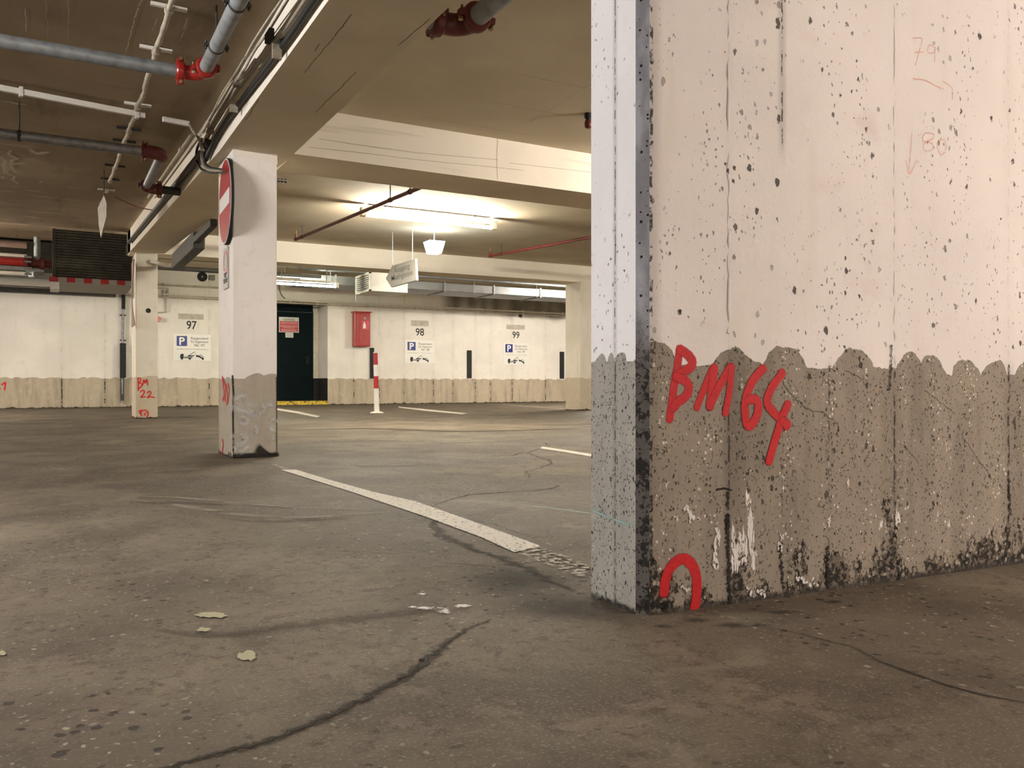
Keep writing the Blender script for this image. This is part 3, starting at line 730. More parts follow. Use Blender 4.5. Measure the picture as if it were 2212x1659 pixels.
# ---- near wall at the right
nw = MB(); TH_ = 0.20
LD = Vector((0, 1, 0))
Lb = L0 + LD * 0.170
Fe = F0 + FD * 4.5
zt = 2.41
def q4(a, c, mi): nw.add([a, c, c + UP*zt, a + UP*zt], [(0,1,2,3)], mi)
seg = 26
q4(F0, Fe, 0)
q4(L0, F0, 2); q4(Lb, L0, 1)
Be = Fe + FN * 0.2; q4(Be, Lb, 1); q4(Fe, Be, 0)
near = thing('concrete_wall', ((F0+Fe)/2)[:], 'huge pitted white and grey concrete wall standing close at the right', 'wall')
near['_o'] = ((F0+Fe)/2)[:]
nwo = nw.build('wall_body', ['near wall paint', 'near wall end paint', 'strip'], near)
FNo = -FN
def Pfo(px, py, off=0.0015): return Pf(px, py) + FNo * off
S_ = 1.0 / 1.92 / 1.0
def strokes(mb, lst, base=0.0005, w=1.0):
    k = 0
    for pp, wpx in lst:
        k += 1
        c = crm([Pf(x, y) for x, y in pp], 7)
        d = (Pf(*pp[0]) - EP).dot(FW)
        mb.ribbon([p + FNo * (base + 0.00015*k) for p in c], wpx * d / FPX * 1.14, FNo, lift=0.000004)
def Zp(x, y): return (1260 + x / 2.3046, 660 + y / 2.3046)
def Qp(x, y): return (1300 + x / 4.148, 600 + y / 4.148)
def Q(*l): return [Qp(*q) for q in l]
BM = [(Q((695,650),(682,760),(662,870),(642,1000),(622,1150),(606,1265)), 19), (Q((700,645),(765,685),(808,745),(795,800),(725,845),(665,885)), 22), (Q((665,890),(750,925),(780,990),(745,1065),(680,1115),(645,1160)), 21),
      (Q((850,1160),(900,1030),(945,920),(990,815)), 17), (Q((1005,810),(990,950),(965,1150)), 21), (Q((965,1150),(1040,990),(1100,880),(1152,800)), 20), (Q((1160,800),(1145,980),(1128,1090),(1105,1210)), 17),
      (Q((1440,818),(1360,905),(1305,1020),(1280,1150),(1288,1280),(1318,1328),(1370,1270),(1400,1165),(1375,1090),(1310,1095)), 21),
      (Q((1612,855),(1545,945),(1485,1060),(1488,1145),(1560,1230),(1645,1300)), 20), (Q((1662,1135),(1625,1220),(1590,1320),(1550,1450),(1495,1640)), 20), (Q((1625,1290),(1652,1318)), 24)]
m = MB(); strokes(m, BM); lab(m.build('graffiti', 'spray red', near), 'red sprayed letters BM 64')
m = MB(); strokes(m, [([Zp(402,1425),Zp(408,1370),Zp(430,1310),Zp(465,1272),Zp(505,1262),Zp(540,1290),Zp(560,1340),Zp(565,1400),Zp(562,1460),Zp(552,1515)], 25)]); lab(m.build('graffiti', 'spray red', near), 'red sprayed arch at the wall foot')
m = MB()
def Yp(x, y): return (1260 + x / 2.3046, y / 2.3046)
strokes(m, [([Yp(1640,190),Yp(1685,195),Yp(1670,260),Yp(1652,325)], 3), ([Yp(1650,262),Yp(1690,258)], 3), ([Yp(1745,235),Yp(1720,225),Yp(1715,260),Yp(1745,262),Yp(1750,235),Yp(1748,310)], 3),
            ([Yp(1640,392),Yp(1700,400),Yp(1750,425),Yp(1780,440)], 4), ([Yp(1790,405),Yp(1835,440),Yp(1835,495)], 3),
            ([Yp(1635,665),Yp(1630,740),Yp(1625,800),Yp(1620,862)], 3), ([Yp(1605,800),Yp(1622,865),Yp(1660,800)], 3),
            ([Yp(1740,665),Yp(1700,665),Yp(1690,700),Yp(1735,715),Yp(1735,745),Yp(1700,750),Yp(1695,715),Yp(1740,690),Yp(1742,665)], 3), ([Yp(1780,690),Yp(1762,725),Yp(1780,772),Yp(1802,745),Yp(1800,705),Yp(1780,690)], 3)])
lab(m.build('pen_marks', 'faint pen red', near), 'faint red handwritten 79 and 80 with arrows')
m = MB(); m.ribbon([Px(1278,1110.5,1)*0 + p for p in crm([L0 + LD*t_ + UP*z_ + Vector((-0.002,0,0)) for t_, z_ in ((0.168,0.205),(0.10,0.197),(0.01,0.190))], 4)], 0.008, (-1,0,0)); m.build('blue_mark', 'chalk blue', near)
# flaked plaster and broken foot
m = MB(); k = 0; rr = random.Random(5)
for (x0_, x1_, ya, yb, n_) in ((735, 850, 1060, 1290, 34), (655, 675, 1090, 1220, 7), (968, 985, 1150, 1240, 6), (500, 560, 990, 1080, 8), (1060, 1180, 1355, 1395, 12), (800, 900, 1390, 1450, 10), (640, 670, 1190, 1300, 6), (480, 530, 1395, 1420, 6)):
    for _ in range(n_):
        k += 1; x_ = rr.uniform(x0_, x1_); y_ = rr.uniform(ya, yb); L_ = rr.uniform(0.2, 0.6)*(yb-ya)
        c = [Pf(*Zp(x_ + rr.uniform(-4,4), y_ + L_*(t_-0.5))) for t_ in (0, .25, .5, .75, 1)]
        m.ribbon([p + FNo*(0.0008+0.00002*k) for p in c], rr.uniform(0.004, 0.016), FNo, taper=True)
lab(m.build('plaster_patch', 'plaster white', near), 'white plaster remains low on the wall')
m = MB(); k = 0
for pp, w in (([Zp(722,1040),Zp(715,1110),Zp(718,1200),Zp(722,1300),Zp(725,1400),Zp(735,1480)], 11), ([Zp(665,915),Zp(700,910),Zp(730,918)], 5), ([Zp(720,930),Zp(712,1000)], 6), ([Zp(715,1045),Zp(716,1110)], 14),
              ([Zp(975,1200),Zp(985,1300),Zp(995,1400)], 8), ([Zp(1215,1200),Zp(1212,1290),Zp(1216,1400)], 10), ([Zp(1568,1270),Zp(1570,1370)], 10),
              ([Zp(2118,860),Zp(2118,930),Zp(2125,1040)], 8), ([Zp(480,20),Zp(482,40)], 5), ([Zp(1530,200),Zp(1528,330),Zp(1520,420)], 6), ([Zp(300,1480),Zp(360,1486),Zp(420,1492)], 22)):
    k += 1
    c = crm([Pf(x, y) for x, y in pp], 14); rr = random.Random(k)
    c = [p + FD*rr.uniform(-1,1)*0.0035 + UP*rr.uniform(-1,1)*0.0012 for p in c]
    for p in c: p.z = max(p.z, 0.004)
    m.ribbon([p + FNo*(0.0018+0.0001*k) for p in c], [w*1.95/FPX*rr.uniform(.3,1.5) for _ in c], FNo)
lab(m.build('foot_damage', 'dirt black', near), 'black broken joints low on the wall')
m = MB()
for sd, pp in enumerate(([Zp(990,380),Zp(1030,440),Zp(1100,510),Zp(1200,540),Zp(1260,580),Zp(1280,640)], [Zp(1710,430),Zp(1790,490),Zp(1860,550)], [Zp(1880,640),Zp(1960,760),Zp(2050,890)], [Zp(1310,325),Zp(1400,370),Zp(1440,410)], [Zp(1600,690),Zp(1680,810)])):
    c = [Pf(x, y) for x, y in pp]; rr = random.Random(sd); o_ = []
    for a_, c_ in zip(c, c[1:]):
        for i in range(5): o_.append(a_.lerp(c_, i/5) + FD*rr.uniform(-1,1)*0.003 + UP*rr.uniform(-1,1)*0.003)
    m.ribbon([p + FNo*0.0012 for p in o_], 0.0022, FNo)
m.build('hairline_crack', 'thin crack', near)
# ridges of cement paste left between shutter boards
m = MB()
for px_, (ya, yb), w, sd in ((1574, (-60, 720), 0.009, 1), (1932, (-60, 740), 0.008, 2), (1320, (-10, 10), 0.001, 3)):
    rr = random.Random(sd); xs = fx(px_); pts = []
    z0_, z1_ = Pf(px_, yb).z, 2.3
    n_ = 90
    if px_ == 1320: continue
    for i in range(n_):
        z_ = z0_ + (z1_-z0_)*i/(n_-1); pts.append(F0 + FD*(xs + rr.uniform(-1,1)*0.0025) + UP*z_ + FN*0.003)
    m.tube(pts, [rr.uniform(0.4, 1.0)*w*0.75 for _ in pts], 8)
m.build('cement_ridge', 'near wall paint', near)

# ---- beams
def beam(poly, ext, label, extra=None):
    m = MB(); m.prism(poly, ext)
    if extra: extra(m)
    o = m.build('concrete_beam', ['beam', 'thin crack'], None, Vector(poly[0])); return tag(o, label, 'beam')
bx0, bx1 = 1.0, 1.46
def beam_lines(m):
    for i, pp in enumerate(([(760,30),(739,58),(700,105),(657,157)], [(770,155),(739,186),(681,243)], [(690,95),(680,110)], [(930,40),(880,82),(860,98)], [(560,215),(530,260)])):
        m.ribbon(jag([Pz(x, y, 2.079) for x, y in pp], 0.01, 5, i), 0.006, (0,0,-1), 1)
beam([(bx0,Y0,2.08),(bx0,5.9,2.08),(bx0,13.75,2.08+0.047*7.6),(bx0,13.75,2.78),(bx0,5.9,2.45),(bx0,Y0,2.45)], (bx1-bx0,0,0), 'long white beam running over both left pillars with cables on its side', beam_lines)
def beam1_lines(m):
    for i, pp in enumerate(([(690,300),(775,313),(900,330),(1075,345)], [(668,318),(780,330),(900,345),(1075,362),(1130,368)], [(1075,300),(1073,340),(1075,388)], [(1100,352),(1276,372)])):
        m.ribbon(jag([Py(x, y, 5.728) for x, y in pp], 0.0, 6, i), 0.0035, (0,-1,0), 1)
beam([(bx1,5.73,2.08),(X1,5.73,2.08),(X1,5.73,2.45),(bx1,5.73,2.45)], (0,0.53,0), 'bright cream cross beam nearest the camera, right of the first pillar', beam1_lines)
beam([(1.0,13.15,2.40),(X1,13.10,2.44),(X1,13.10,2.80),(1.0,13.15,2.80)], (0,0.45,0), 'cream cross beam farther back, behind the ceiling lamp')

# ================================================================== PIPES AND CABLES ON THE CEILING
def ring(mb, c, ax, r, w, mi=0):
    c, ax = Vector(c), Vector(ax).normalized(); mb.tube([c - ax*w/2, c - ax*w*0.3, c + ax*w*0.3, c + ax*w/2], [r*0.86, r, r, r*0.86], 22, mi)
def coupling(parent, c, ax, r, upv=Vector((0,0,1)), mat='red enamel'):
    """grooved pipe clamp: two half shells with bolt lugs"""
    c, ax = Vector(c), Vector(ax).normalized(); m = MB()
    ring(m, c, ax, r*1.55, r*1.25)
    side = upv - ax*upv.dot(ax); side.normalize()
    for s_ in (-1, 1):
        p = c + side*s_*r*1.62
        m.obox(p, ax*r*0.5, side*r*0.38, ax.cross(side)*r*0.34)
    o = m.build('coupling', mat, parent, bevel=0.003)
    o2 = ax.cross(side)
    for s_ in (-1, 1):
        mb_ = MB(); p = c + side*s_*r*1.72; mb_.tube([p - o2*r*0.75, p + o2*r*0.5, p + o2*r*0.5, p + o2*r*0.8], [r*0.16, r*0.16, r*0.28, r*0.28], 8)
        mb_.build('bolt', 'brass', o)
    return o
def hangclamp(parent, c, ax, r, zt_):
    """saddle with rod to the ceiling"""
    c, ax = Vector(c), Vector(ax).normalized(); m = MB(); ring(m, c, ax, r*1.1, 0.025)
    side = ax.cross(UP).normalized()
    for s_ in (-1, 1): m.obox(c + side*s_*r*1.35, ax*0.012, side*r*0.32, UP*0.006); m.tube([c + side*s_*r*1.4 - UP*0.02, c + side*s_*r*1.4 + UP*0.02], 0.006, 6)
    m.tube([c + UP*r, (c.x, c.y, zt_)], 0.005, 6)
    return m.build('hanger', 'dark steel', parent)
def arc(c, a, b_, r, n=8):
    """quarter bend from c+a*r ... returns points between directions a and b_ about centre c"""
    return [Vector(c) + Vector(a)*r*math.cos(t) + Vector(b_)*r*math.sin(t) for t in [math.pi/2*i/n for i in range(n+1)]]

# pipe A: across then towards the camera
cA, zA, rA = 4.84, 2.20, 0.036
t = thing('sprinkler_pipe', (0.6, cA, zA), 'thick galvanised pipe crossing top left, turning at a bright red coupling', 'pipe')
MB().tube([(-3.5, cA, zA), (0.60, cA, zA)], rA, 24).build('pipe_run', 'galvanised', t)
el = arc((0.65, cA-0.08, zA), (0,1,0), (1,0,0), 0.08, 8)
MB().tube([(0.60, cA, zA)] + el + [(0.73, cA-0.10, zA)], rA*1.12, 22).build('elbow', 'red enamel', t)
MB().tube([(0.73, cA-0.09, zA), (0.73, 1.0, zA)], rA, 24).build('pipe_run', 'dull galvanised', t)
coupling(t, (0.615, cA, zA), (1,0,0), rA, UP)
coupling(t, (0.73, cA-0.125, zA), (0,1,0), rA, Vector((1,0,0.15)))
for px, py in ((465,100),(510,8)):
    p = Pz(px, py, zA); hangclamp(t, (0.73, p.y, zA), (0,1,0), rA, 2.41)
hangclamp(t, (-0.9, cA, zA), (1,0,0), rA, 2.41)
# pipe B
cB, zB, rB = 6.63, 2.20, 0.036
t = thing('sprinkler_pipe', (0.6, cB, zB), 'grey pipe below it, bending round a dark red elbow into the beam', 'pipe')
MB().tube([(-4.5, cB, zB), (0.63, cB, zB)], rB, 24).build('pipe_run', 'galvanised', t)
el = arc((0.64, cB+0.08, zB), (0,-1,0), (1,0,0), 0.08, 8)
MB().tube([(0.60, cB, zB)] + el, rB*1.35, 22).build('elbow', 'dark red paint', t)
MB().tube([(0.72, cB+0.08, zB), (0.72, 7.80, zB)], rB*0.98, 24).build('pipe_run', 'duct metal', t)
el2 = arc((0.79, 7.80, zB), (-1,0,0), (0,1,0), 0.07, 8)
MB().tube(el2 + [(0.82, 7.87, zB)], rB*1.25, 22).build('elbow', 'dark red paint', t)
MB().tube([(0.80, 7.87, zB), (1.0, 7.87, zB)], rB, 24).build('pipe_run', 'dark steel', t)
coupling(t, (0.60, cB, zB), (1,0,0), rB, UP, 'dark red paint'); coupling(t, (0.72, 7.77, zB), (0,1,0), rB, Vector((1,0,0)), 'dark red paint'); coupling(t, (0.83, 7.87, zB), (1,0,0), rB, UP, 'dark red paint')
p = Pz(41, 290, zB); hangclamp(t, (p.x, cB, zB), (1,0,0), rB, zceil(cB))
p = Wd(0, 420, 7.6); 
# pipe C upper middle into the beam
zC, uC = 2.20, 1.726
t = thing('sprinkler_pipe', (uC, 3.5, zC), 'dark pipe at the top centre with a red elbow entering the long beam', 'pipe')
MB().tube([(uC, 3.50, zC), (uC, 1.75, zC)], 0.046, 24).build('pipe_run', 'dull galvanised', t)
el = arc((uC-0.09, 3.50, zC), (1,0,0), (0,1,0), 0.09, 8)
MB().tube(el + [(1.56, 3.59, zC)], 0.052, 22).build('elbow', 'dark red paint', t)
MB().tube([(1.60, 3.59, zC), (1.46, 3.59, zC)], 0.042, 22).build('pipe_run', 'dull galvanised', t)
coupling(t, (uC, 3.46, zC), (0,1,0), 0.045, Vector((1,0,-0.1)), 'dark red paint'); coupling(t, (1.585, 3.59, zC), (1,0,0), 0.045, Vector((0,1,-0.4)), 'dark red paint')

# red sprinkler branch lines
def branch(pts, label, heads, r=0.020, mat='red brown pipe'):
    t = thing('sprinkler_line', pts[0], label, 'pipe')
    MB().tube(pts, r, 12).build('pipe_run', mat, t)
    a, c = Vector(pts[0]), Vector(pts[-1]); ax = (c - a).normalized()
    m = MB(); m.tube([a - ax*0.03, a + ax*0.05], r*1.35, 12); m.tube([a, a + UP*0.07], r*0.9, 10); m.build('end_fitting', mat, t)
    m = MB(); q = a + UP*0.07; m.tube([q, q + UP*0.02, q + UP*0.045], [0.012, 0.008, 0.008], 8); m.tube([q + UP*0.05, q + UP*0.054], 0.02, 12); m.build('sprinkler_head', 'brass', t)
    for s_ in heads:
        p = a.lerp(c, s_); m = MB(); m.tube([p, (p.x, p.y, zceil(p.y))], 0.006, 6); ring(m, p, ax, r*1.3, 0.03); m.tube([(p.x,p.y,zceil(p.y)-.01),(p.x,p.y,zceil(p.y))], 0.03, 10); m.build('hanger', 'dark steel', t)
    return t
branch([(2.975, 11.55, zceil(11.55)-0.17), (2.95, 6.26, zceil(6.26)-0.17)], 'thin dark red pipe slanting across the lit ceiling left of the lamp', (0.06, 0.70, 0.80))
branch([(6.03, 11.6, zceil(11.6)-0.17), (6.06, 6.26, zceil(6.26)-0.17)], 'thin red pipe on the ceiling right of the lamp, reaching behind the near wall', (0.07, 0.55), mat='dull red')
# pendant sprinkler beside the near wall
p = Cc(1271, 245); m = MB()
t = thing('ceiling_sprinkler', p[:], 'small black and red sprinkler under the ceiling at the near wall edge', 'sprinkler')
MB().tube([p, p - UP*0.03, p - UP*0.032, p - UP*0.05], [0.028, 0.028, 0.020, 0.020], 14).build('collar', 'black rubber', t)
MB().tube([p - UP*0.05, p - UP*0.07, p - UP*0.095, p - UP*0.105], [0.024, 0.028, 0.026, 0.012], 14).build('body', 'dark red paint', t)

# white cable trunking on the left ceiling
a = Pz(0, 190, 2.37); a2 = Pz(-120, 168, 2.37); e = Pz(408, 268, 2.37)
dirT = (e - a).normalized()
t = thing('cable_trunking', a[:], 'white cable trunking along the brown ceiling between the two grey pipes', 'trunking')
MB().obox((a + e - dirT*0.30)/2 - dirT*1.0, dirT*((e-a).length/2 + 0.85), dirT.cross(UP)*0.014, UP*0.018).build('channel', 'white plastic', t)
MB().obox(e - dirT*0.09, dirT*0.09, dirT.cross(UP)*0.014, UP*0.018).build('channel', 'white plastic', t)
for px in (45, 296): q = Pz(px, 190 + (px/408)*78, 2.37); MB().obox(q, dirT*0.010, dirT.cross(UP)*0.020, UP*0.03).build('bracket', 'white plastic', t)
# loose wires from the trunking end
m = MB()
for off in (0, 0.012, -0.012):
    m.tube(crm([e + Vector((0,off,0)), Wd(418,285,5.95) + Vector((0,off,off)), Wd(430,300,5.8) + Vector((0,off,0)), Wd(437,325,5.75) + Vector((off,0,0))], 5), 0.007, 8)
tag(m.build('loose_wire', 'old cable', None, e), 'cream wires hanging from the trunking end to the beam', 'cable')

# wrapped cable D on short cross brackets
t = thing('cable_run', (0.52, 6.0, 2.38), 'lumpy cream cable held by short white cross brackets, top left', 'cable')
rr = random.Random(3); pts = []
n_ = 70
for i in range(n_):
    c_ = 3.4 + (9.2 - 3.4)*i/(n_-1); pts.append(Vector((0.52 + 0.003*math.sin(i*0.9) + rr.uniform(-.003,.003), c_, zceil(c_) - 0.034 + rr.uniform(-.003,.003))))
MB().tube(pts, [0.011 + 0.006*abs(math.sin(i*1.3)) for i in range(n_)], 10).build('cable', 'cable cream', t)
for py in (-40, 10, 101, 222, 275, 302, 356, 385, 408):
    px = 375 - (py)*135/415; p = Cc(px, py); m = MB(); m.box((0.52-0.085, p.y-0.010, p.z-0.022), (0.52+0.085, p.y+0.010, p.z-0.004)); m.build('bracket', 'white plastic' if py in (-40, 10, 101, 222, 408) else 'dark steel', t)
    MB().tube([(0.52, p.y-0.02, p.z-0.03), (0.52, p.y+0.02, p.z-0.03)], 0.022, 10).build('tie', 'cable cream', t)
# red thin wire
m = MB(); m.tube(crm([Pz(248,425,2.5), Pz(275,438,2.45), Pz(300,448,2.40), Pz(336,455,2.36)], 6), 0.006, 8)
tag(m.build('thin_wire', 'red brown pipe', None, Pz(248,425,2.5)), 'thin red wire sagging under the left ceiling to the beam', 'cable')

# cables along the beam's left side
def side_cable(pp, r, mat, u, name='cable', label='', n=6):
    m = MB(); m.tube(crm([Px(x, y, u) for x, y in pp], n), r, 10); o = m.build(name, mat, None, Px(*pp[0], u)); return tag(o, label, 'cable' if 'cable' in name else 'pipe', 'cables on the side of the long beam')
side_cable([(690,-45),(657,0),(609,70),(549,145),(505,200),(472,253),(450,290),(436,322)], 0.017, 'cable cream', 0.965, 'conduit', 'thickest cream conduit on the side of the long beam')
side_cable([(700,-30),(672,10),(622,84),(565,160),(518,222),(480,275),(455,322),(445,345)], 0.016, 'black cable', 0.975, 'cable', 'black cable between the conduit and the bright beam edge')
side_cable([(632,-38),(608,0),(575,48),(545,95),(529,125),(514,150),(505,169),(478,215),(440,282)], 0.006, 'cable cream', 0.93, 'cable', 'uppermost thin cream wire beside the ceiling corner')
side_cable([(640,-30),(621,0),(578,70),(549,111),(528,150),(512,172),(484,220),(446,285)], 0.007, 'cable cream', 0.94, 'cable', 'second thin cream wire from the ceiling corner')
side_cable([(552,130),(530,160),(505,178),(470,230),(450,262),(438,285)], 0.011, 'cable cream', 0.945, 'cable', 'short cream cable bundle bending off the beam near the corner')
side_cable([(529,125),(505,165),(482,200),(466,232),(452,262)], 0.008, 'old cable', 0.925, 'cable', 'brownish wire bowing out from the bundle')
p = Px(582, 78, 0.93); q = Px(600, 92, 0.965)
m = MB(); m.obox(p, (0.012,0,0), (0,0.05,0), (0,0,0.022)); m.obox(q + Vector((0.01,0,0)), (0.01,0,0), (0,0.04,0), (0,0,0.03)); tag(m.build('cable_clamp', 'black rubber', None, p), 'black clamp holding the thin wires at the beam side', 'clamp')
for (px, py) in ((512,176),(505,230),(455,278),(598,112)):
    p = Px(px, py, 0.95); m = MB(); m.obox(p, (0.022,0,0), (0,0.008,0), (0,0,0.035)); tag(m.build('cable_clamp', 'old cable', None, p), {512:'pale clip on the bent cream cable bundle',505:'clip over the thick conduit halfway along the beam',455:'clip where the wires reach the hanging loop',598:'clip just below the black clamp on the conduit'}[px], 'clamp')
# loops dropping round the beam beside pillar 1
for i, (pp, mat, lb) in enumerate(((((436,300),(426,320),(425,345),(432,362),(446,371),(470,372)), 'black cable', 'black cable loop hanging lowest at the beam corner'), (((440,300),(436,330),(438,352),(448,366),(478,369)), 'old cable', 'brownish cable loop inside the black one'), (((446,300),(441,325),(442,348),(452,362),(478,367)), 'black cable', 'inner black cable loop passing under the beam'))):
    m = MB(); u_ = [0.955, 0.95, 0.96, 0.97, 0.985, 1.03]
    P_ = [Px(x, y, u_[min(k, 5)]) for k, (x, y) in enumerate(pp)]
    m.tube(crm(P_, 6), 0.010, 8); tag(m.build('cable_loop', mat, None, P_[0]), lb, 'cable')
m = MB(); m.tube([Px(470, 370, 1.02), Px(500, 374, 1.075)], 0.012, 8); tag(m.build('conduit', 'dark steel', None, Px(475,370,1.02)), 'short dark conduit behind the top of the no-entry sign', 'pipe')
# conduit in the corner beyond the first pillar
m = MB(); m.tube([(0.93, 6.7, zceil(6.7)-0.06), (0.93, 9.9, zceil(9.9)-0.06)], 0.012, 8); m.tube([(0.93, 7.2, zceil(7.2)-0.06), (0.93, 7.3, zceil(7.3)-0.06)], 0.02, 8)
tag(m.build('conduit', 'cable cream', None, (0.93, 6.7, 2.4)), 'thin cream conduit in the ceiling corner behind the red elbow', 'pipe')
m = MB(); m.tube([(0.968, 6.1, 2.18), (0.968, 12.9, 2.18+0.047*6.8)], 0.026, 10); tag(m.build('cable', 'dark steel', None, (0.985, 6.1, 2.18)), 'thick dark cable along the beam side beyond the first pillar', 'cable')

# dark box and curved white pipe on the far right side of the long beam
t = thing('junction_box', (1.52, 10.6, 2.3), 'dark box fixed to the far end of the long beam above the second pillar', 'box')
MB().box((1.465, 10.4, 2.10), (1.60, 12.4, 2.30)).build('housing', 'dark steel', t, bevel=0.01)
MB().box((1.465, 9.2, 2.16), (1.54, 10.4, 2.24)).build('side_box', 'dark steel', t, bevel=0.01)
MB().tube(crm([(1.54, 12.4, 2.20), (1.50, 12.8, 2.20), (1.40, 13.05, 2.24), (1.27, 13.1, 2.28)], 5), 0.03, 10).build('outlet_pipe', 'white plastic', t)
# bracket on pillar 1
p = Vector((P1[1], 5.95, 1.94)); t = thing('wall_bracket', p[:], 'small steel bracket with black knobs on the right side of the first pillar', 'bracket')
m = MB(); m.obox(p + Vector((0.05,0,0)), (0.05,0,0), (0,0.012,0), (0,0,0.006)); m.prism([p, p + Vector((0.05,0,-0.006)), p + Vector((0,0,-0.05))], (0,0.012,0)); m.build('arm', 'galvanised', t)
m = MB(); [m.tube([p + Vector((x,0,-0.012)), p + Vector((x,0,0.012))], 0.008, 8) for x in (0.045,0.07,0.095)]; m.build('knob', 'black rubber', t)

# ================================================================== SIGNS
# round no-entry sign on pillar 1
n0, n1 = Wd(500, CY, 5.43), Wd(474, CY, 5.95)
cS = (n0 + n1)/2; ax = (n0 - n1).normalized(); nS = UP.cross(ax).normalized()
if nS.x > 0: nS = -nS
cS.z = EYE + (CY - 435)/FPX*5.68; R_ = 0.291
t = thing('no_entry_sign', cS[:], 'round red no-entry sign with a pale bar on the first pillar', 'sign')
def dsk(c, r, th, m_, name, seg=56): return MB().tube([c, c + nS*th], r, seg).build(name, m_, t)
dsk(cS - nS*0.018, R_, 0.018, 'black rubber', 'rim'); dsk(cS, R_*0.985, 0.003, 'sign white', 'border')
dsk(cS + nS*0.003, R_*0.955, 0.002, 'sign red', 'red_disc')
m = MB(); m.obox(cS + nS*0.006, ax*R_*0.80, nS*0.001, UP*0.052); m.build('bar', 'sign white', t)
m = MB(); m.obox(cS - nS*0.035, ax*0.02, nS*0.017, UP*0.25); m.build('mount', 'galvanised', t)
# small sign beneath
XS = P1[0] - 0.004
a, c = Px(483.5, 626, XS), Px(493.5, 536, XS)
t = thing('notice_board', a[:], 'narrow notice with a red ring and small black text under the no-entry sign', 'sign')
y0s, y1s = min(a.y, c.y), max(a.y, c.y); zb, ztp = Px(488, 624, XS).z, Px(488, 536, XS).z
MB().box((XS-0.004, y0s, zb), (XS+0.003, y1s, ztp)).build('panel', 'sign grey', t)
m = MB(); cy_ = (y0s+y1s)/2; rr_ = (y1s-y0s)*0.40
m.ribbon([Vector((XS-0.006, cy_ + rr_*math.cos(k*math.pi/12), ztp - 0.10 + rr_*math.sin(k*math.pi/12))) for k in range(25)], 0.02, (-1,0,0), cap=False); m.build('red_ring', 'notice red', t)
for k, s_ in enumerate(('Zufahrt', 'nur', 'Mieter')):
    pass
m = MB()
for k, z_ in enumerate((0.36, 0.42, 0.50, 0.56)):
    w_ = (0.3, 0.2, 0.42, 0.35)[k]*(y1s-y0s); m.box((XS-0.006, cy_-w_, zb + (ztp-zb)*(1-z_-0.30)), (XS-0.004, cy_+w_, zb + (ztp-zb)*(1-z_-0.25)))
m.build('small_print', 'ink', t)

# parking signs
def psign(num, xa, xb, ya, yb, label):
    a, c = onwall(xa, yb, 0), onwall(xb, ya, 0); W, H = c.x - a.x, c.z - a.z; y = YW
    t = thing('parking_sign', (a.x, y, a.z), label, 'sign', None)
    MB().box((a.x, y-0.012, a.z), (c.x, y, c.z)).build('panel', 'sign white', t, bevel=0.003)
    q = lambda u_, v_: Vector((a.x + u_*W, y-0.016, a.z + v_*H))
    s_ = MB().box(tuple(q(.09, .55)), tuple(q(.36, .92) + Vector((0,0.003,0)))).build('parking_symbol', 'sign blue', t)
    text('letter', 'P', 'sign white', s_ , q(.155, .60) + Vector((0,-0.004,0)), (1,0,0), H*.27, W*.145, bold=0.03)
    text('lettering', 'Reserviert', 'ink grey', t, q(.46, .80), (1,0,0), H*.095, W*.46, bold=0.006)
    text('lettering', 'f\u00fcr Eigentum', 'ink grey', t, q(.45, .68), (1,0,0), H*.085, W*.47, bold=0.004)
    text('lettering', 'Nr. ' + num, 'ink grey', t, q(.555, .54), (1,0,0), H*.10, W*.27, bold=0.006)
    text('lettering', 'Parkkarte bitte ersichtlich auslegen!', 'pale ink', t, q(.09, .42), (1,0,0), H*.045, W*.83)
    # tow truck lifting a car
    m = MB(); yy = y-0.015
    def pl(pts): m.prism([q(u_, v_) + Vector((0,0.001,0)) for u_, v_ in pts], (0,-0.002,0))
    def wh(u_, v_, r): m.tube([q(u_, v_), q(u_, v_) + Vector((0,-0.0025,0))], r*H, 14)
    pl([(.18,.10),(.18,.20),(.20,.255),(.27,.255),(.27,.13),(.50,.13),(.50,.10)]); pl([(.29,.15),(.29,.165),(.50,.165),(.50,.15)])
    pl([(.38,.165),(.37,.18),(.55,.345),(.562,.335),(.42,.20),(.55,.21),(.55,.18),(.50,.165)])
    pl([(.555,.345),(.562,.345),(.595,.22),(.588,.22)])
    pl([(.59,.19),(.60,.22),(.66,.21),(.81,.10),(.80,.07),(.76,.075),(.62,.17)])
    pl([(.67,.205),(.72,.235),(.79,.17),(.80,.13),(.785,.135),(.775,.165),(.72,.215),(.69,.195)])
    wh(.225,.085,.045); wh(.43,.085,.045); wh(.775,.065,.03); wh(.62,.165,.03)
    m.build('pictogram', 'ink', t)
    return t
psign('97', 374, 456, 723, 779, 'white reserved parking sign Nr. 97 between the two left pillars')
psign('98', 874, 938, 736, 783.5, 'white reserved parking sign Nr. 98 right of the red cabinet')
psign('99', 1086, 1143, 741, 787, 'white reserved parking sign Nr. 99 nearest the far right pillar')

